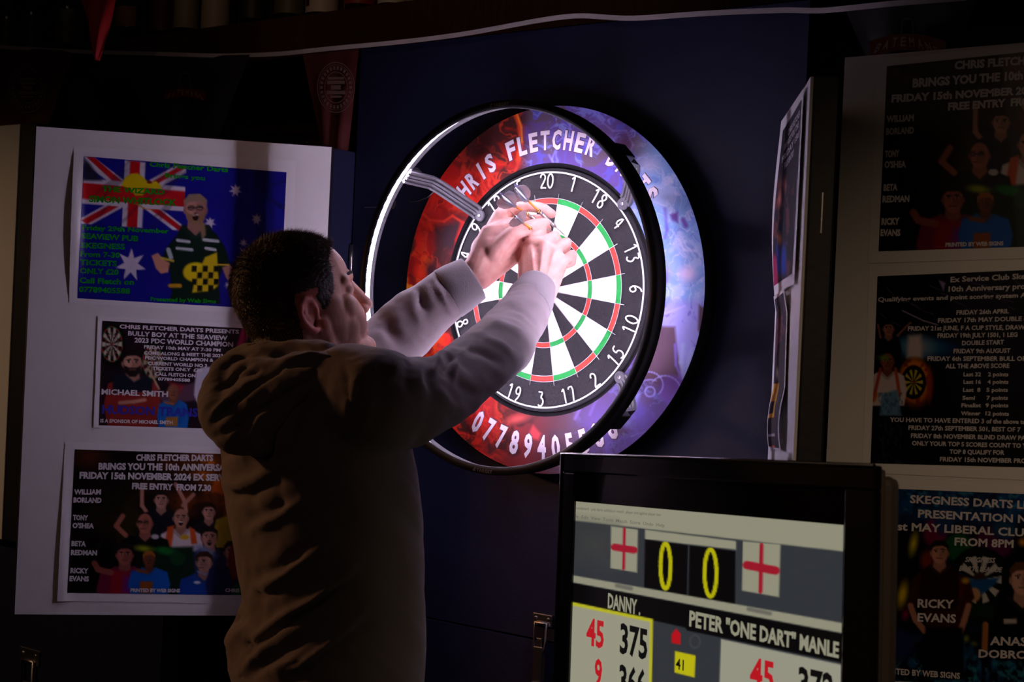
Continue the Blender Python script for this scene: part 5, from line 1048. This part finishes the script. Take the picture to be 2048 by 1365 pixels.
scr = tbox(sx0-.002, sx1+.002, sy0-.002, sy1+.002, .006, .0118, M_glass, 'screen', tv)
M_px = attr_mat('screen_picture', rough=.12, emit=.85, spec=.5)
PS = Plane(TO-TN_*.0055, TN_)
def sfn(x, y, lift): return PS.hit(x, y)+PS.n*np.asarray(lift)
SQ = [(1146, 1003), (1687, 1051), (1679, 1470), (1128, 1440)]
X, Y = quadgrid(SQ, 230, 190); a = Paint(X, Y, c_(52, 55, 60)); IV = c_(152, 150, 128)
a.poly([(1140, 1000), (1690, 1048), (1690, 1104), (1140, 1041)], IV, 1.4); a.poly([(1140, 1041), (1230, 1051), (1230, 1140), (1138, 1126)], c_(66, 66, 64), 20, .5)
a.poly([(1290, 1060), (1472, 1083), (1472, 1100), (1290, 1079)], IV, 1.4)
a.poly([(1222, 1053), (1276, 1060), (1274, 1146), (1221, 1137)], IV, 1.2); a.poly([(1486, 1083), (1561, 1090), (1558, 1195), (1484, 1182)], IV, 1.2)
RD_ = c_(160, 26, 44)
a.line([(1249, 1059), (1247, 1138)], 6, RD_, 1); a.line([(1229, 1095), (1268, 1101)], 14, RD_, 1); a.line([(1523, 1091), (1521, 1184)], 8, RD_, 1); a.line([(1494, 1131), (1551, 1142)], 17, RD_, 1)
a.poly([(1290, 1079), (1376, 1091), (1374, 1192), (1288, 1176)], c_(8, 7, 8), 1.2); a.poly([(1379, 1091), (1471, 1103), (1470, 1211), (1377, 1194)], c_(8, 7, 8), 1.2)
for cx, cy, rx, ry in ((1331, 1133, 10, 45), (1421, 1147, 12, 47)):
    pts = [(cx+rx*math.cos(2*PI*k/30), cy+ry*math.sin(2*PI*k/30)) for k in range(31)]; a.line(pts, 7.5, c_(188, 182, 14), 1)
a.poly([(1138, 1150), (1690, 1248), (1690, 1268), (1138, 1164)], IV, 1.3)
a.poly([(1138, 1165), (1690, 1269), (1690, 1328), (1375, 1262), (1370, 1256), (1136, 1204)], c_(9, 8, 9), 1.3)
a.poly([(1136, 1203), (1306, 1239), (1302, 1450), (1120, 1420)], c_(190, 186, 40), 1.2); a.poly([(1136, 1210), (1300, 1245), (1296, 1450), (1120, 1420)], c_(160, 158, 136), 1.2)
a.poly([(1442, 1279), (1690, 1332), (1690, 1480), (1436, 1450)], c_(158, 156, 138), 1.3)
a.poly([(1343, 1270), (1352, 1258), (1361, 1268), (1361, 1290), (1343, 1287)], c_(190, 20, 30), 1.2); pts = [(1390+10*math.cos(2*PI*k/20), 1284+13*math.sin(2*PI*k/20)) for k in range(21)]; a.line(pts, 2.5, c_(66, 68, 72), 1.2)
a.poly([(1350, 1303), (1391, 1312), (1389, 1356), (1349, 1346)], c_(196, 188, 20), 1.2)
a.line([(1234, 1172), (1262, 1178)], 8, c_(110, 108, 98), 2); a.line([(1497, 1219), (1540, 1228)], 8, c_(110, 108, 98), 2)
grid_mesh('screen_picture', sfn(X, Y, .0), a.C, M_px, scr)
TI = Ink(sfn); BK = (.05, .05, .05)
for s_, p0, p1, h, col, bo in (('Scoreboard - pub darts exhibition match  player one against player two', (1150, 1019), (1323, 1033), 6, (.40, .39, .34), .01), ('File  Edit  View  Tools  Match  Score  Undo  Help', (1146, 1036), (1330, 1055), 7, (.42, .41, .36), .01),
     ('DANNY .', (1216, 1216), (1281, 1231), 30, tuple(IV), .03), ('PETER "ONE DART" MANLE', (1379, 1252), (1678, 1316), 31, tuple(IV), .035), ('45', (1173, 1288), (1208, 1297), 54, (.75, .10, .14), .03), ('375', (1240, 1305), (1295, 1319), 60, BK, .03), ('9', (1189, 1372), (1204, 1375), 56, (.75, .10, .14), .03), ('366', (1238, 1388), (1291, 1400), 60, BK, .03),
     ('41', (1352, 1338), (1368, 1342), 22, BK, .02), ('45', (1500, 1375), (1548, 1386), 62, (.75, .10, .14), .03), ('372', (1596, 1398), (1668, 1414), 66, BK, .03)):
    TI.text(s_, p0, p1, h, col, bo, lean=-.03 if False else .028, lift=.0006)
tag(TI.build('lettering', M_px, scr), kind='stuff')
mid = TO+TU*TWd/2-TVv*THt-TN_*.06
b = MB(); b.frame_box((mid[0]-.03, mid[1]-.02, .70), (.06, 0, 0), (0, .04, 0), (0, 0, mid[2]-.70+.03)); b.build('stand_neck', M_tvside, tv)
b = MB(); b.lathe([(.17, 0), (.17, .008), (.15, .014), (.04, .018), (.03, .04)], (mid[0], mid[1], .701), (0, 0, 1), 40); b.build('stand_base', M_tvblack, tv)
tt = thing('side_table', 'small dark table under the television', 'table', (mid[0], mid[1], 0))
M_tab = mat('dark_wood', rgb(60, 36, 24), .4, bump=.1, scale=20, var=.3, stretch=(1, 8, 8))
b = MB(); b.box((mid[0]-.30, mid[1]-.22, .665), (mid[0]+.30, mid[1]+.22, .70)); b.build('tabletop', M_tab, tt, bevel=.004)
for sx in (-1, 1):
    for sy in (-1, 1): b = MB(); b.box((mid[0]+sx*.26-.02, mid[1]+sy*.18-.02, 0), (mid[0]+sx*.26+.02, mid[1]+sy*.18+.02, .664)); b.build('leg', M_tab, tt)
# ------------------------------------------------------------------ shelf of bottles above
ZS = 2.325
sf = thing('bottle_shelf', 'dark red wooden shelf running along the wall above the stands', 'shelf', (0, .2, ZS))
b = MB(); b.box((-3.2, .060, ZS-.030), (3.0, Y1-.015, ZS)); b.build('board', M_wall, sf); b = MB(); b.box((-3.2, .052, ZS-.085), (3.0, .0595, ZS+.004)); b.build('front_lip', M_wall, sf)
for k in range(7): b = MB(); x = -2.8+k*.9; b.prism([(x, Y1-.015, ZS-.031), (x, .10, ZS-.031), (x, Y1-.015, ZS-.20)], (.025, 0, 0)); b.build('shelf_bracket', M_wall, sf)
def glass(name, col): 
    m = mat(name, col, .06, coat=.3); m.node_tree.nodes['Principled BSDF'].inputs['Transmission Weight'].default_value = .35; return m
GD = glass('dark_green_glass', rgb(24, 34, 22)); GB = glass('brown_glass', rgb(54, 28, 14)); GC = glass('clear_grey_glass', rgb(120, 118, 112)); GK = glass('black_glass', rgb(14, 12, 12))
def pm(n, c): return mat(n, rgb(*c), .55)
LB = [(18, .030, 'beer', GD, (70, 80, 54), (90, 80, 50), 'bottle with a dull olive label, furthest left on the shelf'),
 (68, .034, 'wine', GK, (66, 60, 56), (50, 20, 20), 'dark bottle with a dim grey label near the left end of the shelf'),
 (140, .036, 'spirit', GD, (90, 88, 60), (80, 70, 40), 'green bottle just left of the hanging red pennant'), (215, .032, 'wine', GD, (60, 84, 58), (30, 40, 30), 'green wine bottle half behind the hanging red pennant'),
 (262, .036, 'round', GB, (150, 96, 60), (120, 90, 40), 'round amber bottle with a glinting edge, right of the red pennant'), (325, .034, 'spirit', GK, (80, 40, 36), (40, 20, 20), 'dark bottle with a brownish red label, second right of the red pennant'),
 (372, .031, 'wine', GK, (150, 140, 120), (60, 40, 30), 'slim dark bottle with a narrow pale label strip'), (430, .034, 'tall', GC, (176, 160, 150), (60, 50, 50), 'bottle with a tall plain pinkish grey label'),
 (505, .034, 'wine', GK, (30, 34, 30), (24, 24, 24), 'black bottle with a black label beside the tall grey label'), (578, .036, 'spirit', GD, (90, 84, 60), (60, 60, 40), 'dark green bottle with an olive label behind a thin black pennant'),
 (643, .038, 'pink', GK, (190, 176, 170), (120, 30, 60), 'bottle with a pink and cream label, the left one of two alike'), (718, .036, 'spirit', GB, (140, 40, 30), (150, 110, 60), 'bottle with a red label between the two pink-labelled bottles'),
 (784, .034, 'pink', GK, (190, 186, 180), (120, 30, 60), 'bottle with a pink and pale label, right of the red-labelled bottle'), (838, .036, 'tall', GC, (150, 132, 126), (60, 50, 50), 'clear bottle with a wide brownish grey label'),
 (896, .028, 'gold', GK, (50, 44, 40), (200, 160, 70), 'first bottle with a gold band, left of the three'), (952, .030, 'gold', GK, (56, 50, 46), (210, 150, 60), 'second bottle with a gold band, middle of the three'), (1014, .031, 'gold', GB, (80, 40, 60), (220, 150, 60), 'third bottle with a gold band, right of the three'),
 (1079, .033, 'tall', GB, (170, 136, 80), (90, 60, 30), 'bottle with a plain tan label right of the gold-banded bottles'), (1150, .034, 'pink', GK, (190, 170, 150), (140, 50, 50), 'bottle with a cream label showing only its lower edge at the top'),
 (1215, .032, 'wine', GK, (50, 44, 40), (40, 30, 30), 'dark bottle right of the cream-labelled bottle'), (1275, .033, 'wine', GD, (60, 50, 40), (40, 30, 30), 'rightmost green bottle whose base shows at the top')]
BY = .135
for i, (u, r, kind, gm, lc, cc, lab) in enumerate(LB):
    vv_ = 78-(.0 if u < 640 else 0); p = ony(u, 60, BY); x = float(p[0]); H_ = .30
    t = thing('bottle', lab, 'bottle', (x, BY, ZS), 'bottles on the long shelf')
    pr = [(r*.9, .0), (r, .004), (r, .17), (r*.92, .190), (r*.5, .222), (.0145, .235), (.0135, .285), (.0155, .287), (.0155, .298), (.013, .30)]
    if kind == 'round': pr = [(r*.6, 0), (r*.8, .006), (r*1.05, .05), (r*1.1, .09), (r*.9, .14), (r*.45, .175), (.014, .19), (.0135, .25), (.016, .252), (.016, .265), (.013, .267)]
    b = MB(); b.lathe(pr, (x, BY, ZS+.0005), (0, 0, 1), 28); b.build('glass', gm, t)
    top = pr[-1][1]; b = MB(); b.lathe([(.0165, top-.045), (.0168, top+.001), (.015, top+.003)], (x, BY, ZS), (0, 0, 1), 20); b.build('cap', pm('cap_colour', cc), t)
    def lab_(z0, z1, col, a0=-2.4, a1=2.4, k=1.008, name='label'):
        b = MB(); n = 20; A_ = [b.bm.verts.new((x+r*k*math.sin(a0+(a1-a0)*j/n), BY-r*k*math.cos(a0+(a1-a0)*j/n), ZS+z0)) for j in range(n+1)]; B_ = [b.bm.verts.new((v.co.x, v.co.y, ZS+z1)) for v in A_]
        for j in range(n): f = b.bm.faces.new((A_[j], A_[j+1], B_[j+1], B_[j])); f.smooth = True
        b.build(name, pm('label_print', col), t)
    if kind == 'pink': lab_(.022, .060, lc); lab_(.060, .110, (128, 26, 60)); lab_(.036, .052, (60, 24, 30), -.5, -.1, 1.014, 'label_emblem')
    elif kind == 'gold': lab_(.030, .042, cc); lab_(.048, .12, lc)
    elif kind == 'tall': lab_(.014, .15, lc)
    elif kind == 'round': lab_(.05, .10, lc, -1.2, 1.2, 1.12)
    else: lab_(.030, .12, lc)
# ------------------------------------------------------------------ bunting
M_tape = mat('white_cotton_tape', (.36, .32, .31), .85, bump=.2, scale=300); M_redf = mat('red_polyester', rgb(72, 8, 10), .75, bump=.3, scale=60, var=.12); M_blkf = mat('black_polyester', rgb(20, 18, 20), .75, bump=.3, scale=60)
bu = thing('bunting', 'string of red and black brewery pennants on a sagging white tape along the shelf', 'bunting', (-.6, -.03, 2.23))
TP = [(-160, 84), (0, 94), (60, 97), (180, 104), (270, 107), (430, 111), (560, 108), (640, 100), (760, 88), (860, 76), (940, 66), (1024, 52), (1080, 41), (1144, 31), (1174, 30), (1220, 35), (1274, 36), (1374, 30), (1474, 24), (1589, 18), (1624, 22), (1724, 14), (1864, 1), (2000, -12), (2200, -30)]
YBn = -.030
us = np.linspace(-160, 2200, 240); vs_ = np.interp(us, [p[0] for p in TP], [p[1] for p in TP]); vs_ = np.convolve(np.pad(vs_, 3, 'edge'), np.ones(7)/7, 'valid')
tw = np.array([ony(u, v, YBn) for u, v in zip(us, vs_)]); tw[:, 1] += .004*np.sin(us/60.)
b = MB(); A_ = [b.bm.verts.new(Vector(p+np.array([0, 0, .0045]))) for p in tw]; B_ = [b.bm.verts.new(Vector(p-np.array([0, -.001, .0045]))) for p in tw]
for k in range(len(tw)-1): b.bm.faces.new((A_[k], A_[k+1], B_[k+1], B_[k])).smooth = True
b.build('tape', M_tape, bu)
def pennant(u0, u1, tip, m, y=YBn, par=bu, top=None, dy=.004):
    n = 14; P0 = [ony(u0+(u1-u0)*k/n, np.interp(u0+(u1-u0)*k/n, us, vs_) if top is None else top, y+dy) for k in range(n+1)]; tp = ony(tip[0], tip[1], y+dy)
    G_ = np.zeros((n+1, 26, 3))
    for i in range(n+1):
        for j in range(26):
            q = j/25*.985; c = P0[i]*(1-q)+tp*q; c[1] += .008*math.sin(i*.9+j*.12)*math.sin(q*2.2)-.004*q; G_[i, j] = c
    o = grid_mesh('pennant', G_, None, m, par); return o
def badge(par, cu, cv, rx, ry, y):
    fn = lambda x, yy, lift: np.array([ony(p, q, y-lift) for p, q in zip(np.atleast_1d(x), np.atleast_1d(yy))]); I = Ink(fn); col = (.46, .36, .35)
    for f, wd_ in ((1, .035), (.90, .02), (.62, .03)):
        for k in range(40):
            t0, t1 = 2*PI*k/40, 2*PI*(k+1)/40; I.poly([(cu+rx*f*math.cos(t0), cv+ry*f*math.sin(t0)), (cu+rx*f*math.cos(t1), cv+ry*f*math.sin(t1)), (cu+rx*(f-wd_)*math.cos(t1), cv+ry*(f-wd_)*math.sin(t1)), (cu+rx*(f-wd_)*math.cos(t0), cv+ry*(f-wd_)*math.sin(t0))], col)
    for k in range(26):
        t0 = 2*PI*k/26; w2 = .07; I.poly([(cu+rx*.84*math.cos(t0-w2), cv+ry*.84*math.sin(t0-w2)), (cu+rx*.84*math.cos(t0+w2), cv+ry*.84*math.sin(t0+w2)), (cu+rx*.70*math.cos(t0+w2), cv+ry*.70*math.sin(t0+w2)), (cu+rx*.70*math.cos(t0-w2), cv+ry*.70*math.sin(t0-w2))], col)
    for dv, hw, hh in ((-.36, .42, .05), (-.20, .46, .07), (0, .26, .09), (.20, .5, .07), (.36, .3, .04)): I.poly([(cu-rx*hw, cv+ry*(dv-hh)), (cu+rx*hw, cv+ry*(dv-hh)), (cu+rx*hw, cv+ry*(dv+hh)), (cu-rx*hw, cv+ry*(dv+hh))], col)
    tag(I.build('emblem', M_print, par), kind='stuff')
def arched(par, cu, cv, wd_, h, y, rise, mill=True):
    fn = lambda x, yy, lift: np.array([ony(p, q, y-lift) for p, q in zip(np.atleast_1d(x), np.atleast_1d(yy))]); I = Ink(fn); s_ = 'BATEMANS'
    N_ = 16
    for k in range(N_):
        f0, f1 = k/N_*2-1, (k+1)/N_*2-1; g0 = wd_*.58
        I.poly([(cu+g0*f0, cv+rise*f0*f0-h*1.3), (cu+g0*f1, cv+rise*f1*f1-h*1.3), (cu+g0*f1, cv+rise*f1*f1+h*.45), (cu+g0*f0, cv+rise*f0*f0+h*.45)], (.34, .07, .07), .0003)
    for k, ch in enumerate(s_):
        f = (k-3.5)/3.5; x = cu+f*wd_*.48; yb = cv+rise*f*f; I.text(ch, (x-wd_*.040, yb+f*rise*.12), (x+wd_*.040, yb+f*rise*.30), h, (.50, .40, .36), .03, lift=.0008, lean=-f*.5)
    if mill:
        for q in ((-12, -2), (12, -2)): I.poly([(cu+q[0]-1, cv-h*1.4), (cu+q[0]+1, cv-h*1.4), (cu+q[0]*.8+1, cv-h*1.4-26), (cu+q[0]*.8-1, cv-h*1.4-26)], (.28, .26, .22))
        I.poly([(cu-10, cv-h*1.4-26), (cu+10, cv-h*1.4-26), (cu+6, cv-h*1.4-30), (cu-6, cv-h*1.4-30)], (.28, .26, .22))
    tag(I.build('emblem', M_print, par), kind='stuff')
badge(pennant(-75, 148, (30, 420), M_redf), 55, 176, 38, 50, YBn-.008); arched(pennant(240, 500, (372, 430), M_blkf), 370, 190, 72, 11, YBn-.008, 8); badge(pennant(605, 719, (672, 470), M_redf), 672, 175, 38, 51, YBn-.008); arched(pennant(1690, 1955, (1818, 330), M_blkf), 1815, 92, 132, 19, YBn-.008, 16)
bu2 = thing('bunting', 'single red pennant hanging from a cord in front of the bottles at upper left', 'bunting', (-.9, -.32, 2.45))
b = MB(); p0 = ony(-600, -70, -.32); p1 = ony(195, -40, -.32); p2 = ony(1300, -160, -.32); b.tube([p0, (p0+p1)/2-np.array([0, 0, .01]), p1, (p1+p2)/2-np.array([0, 0, .01]), p2], .002, 6); b.build('cord', M_tape, bu2)
pennant(148, 240, (198, 124), mat('bright_red_polyester', rgb(170, 16, 20), .75), y=-.32, par=bu2, top=-40)
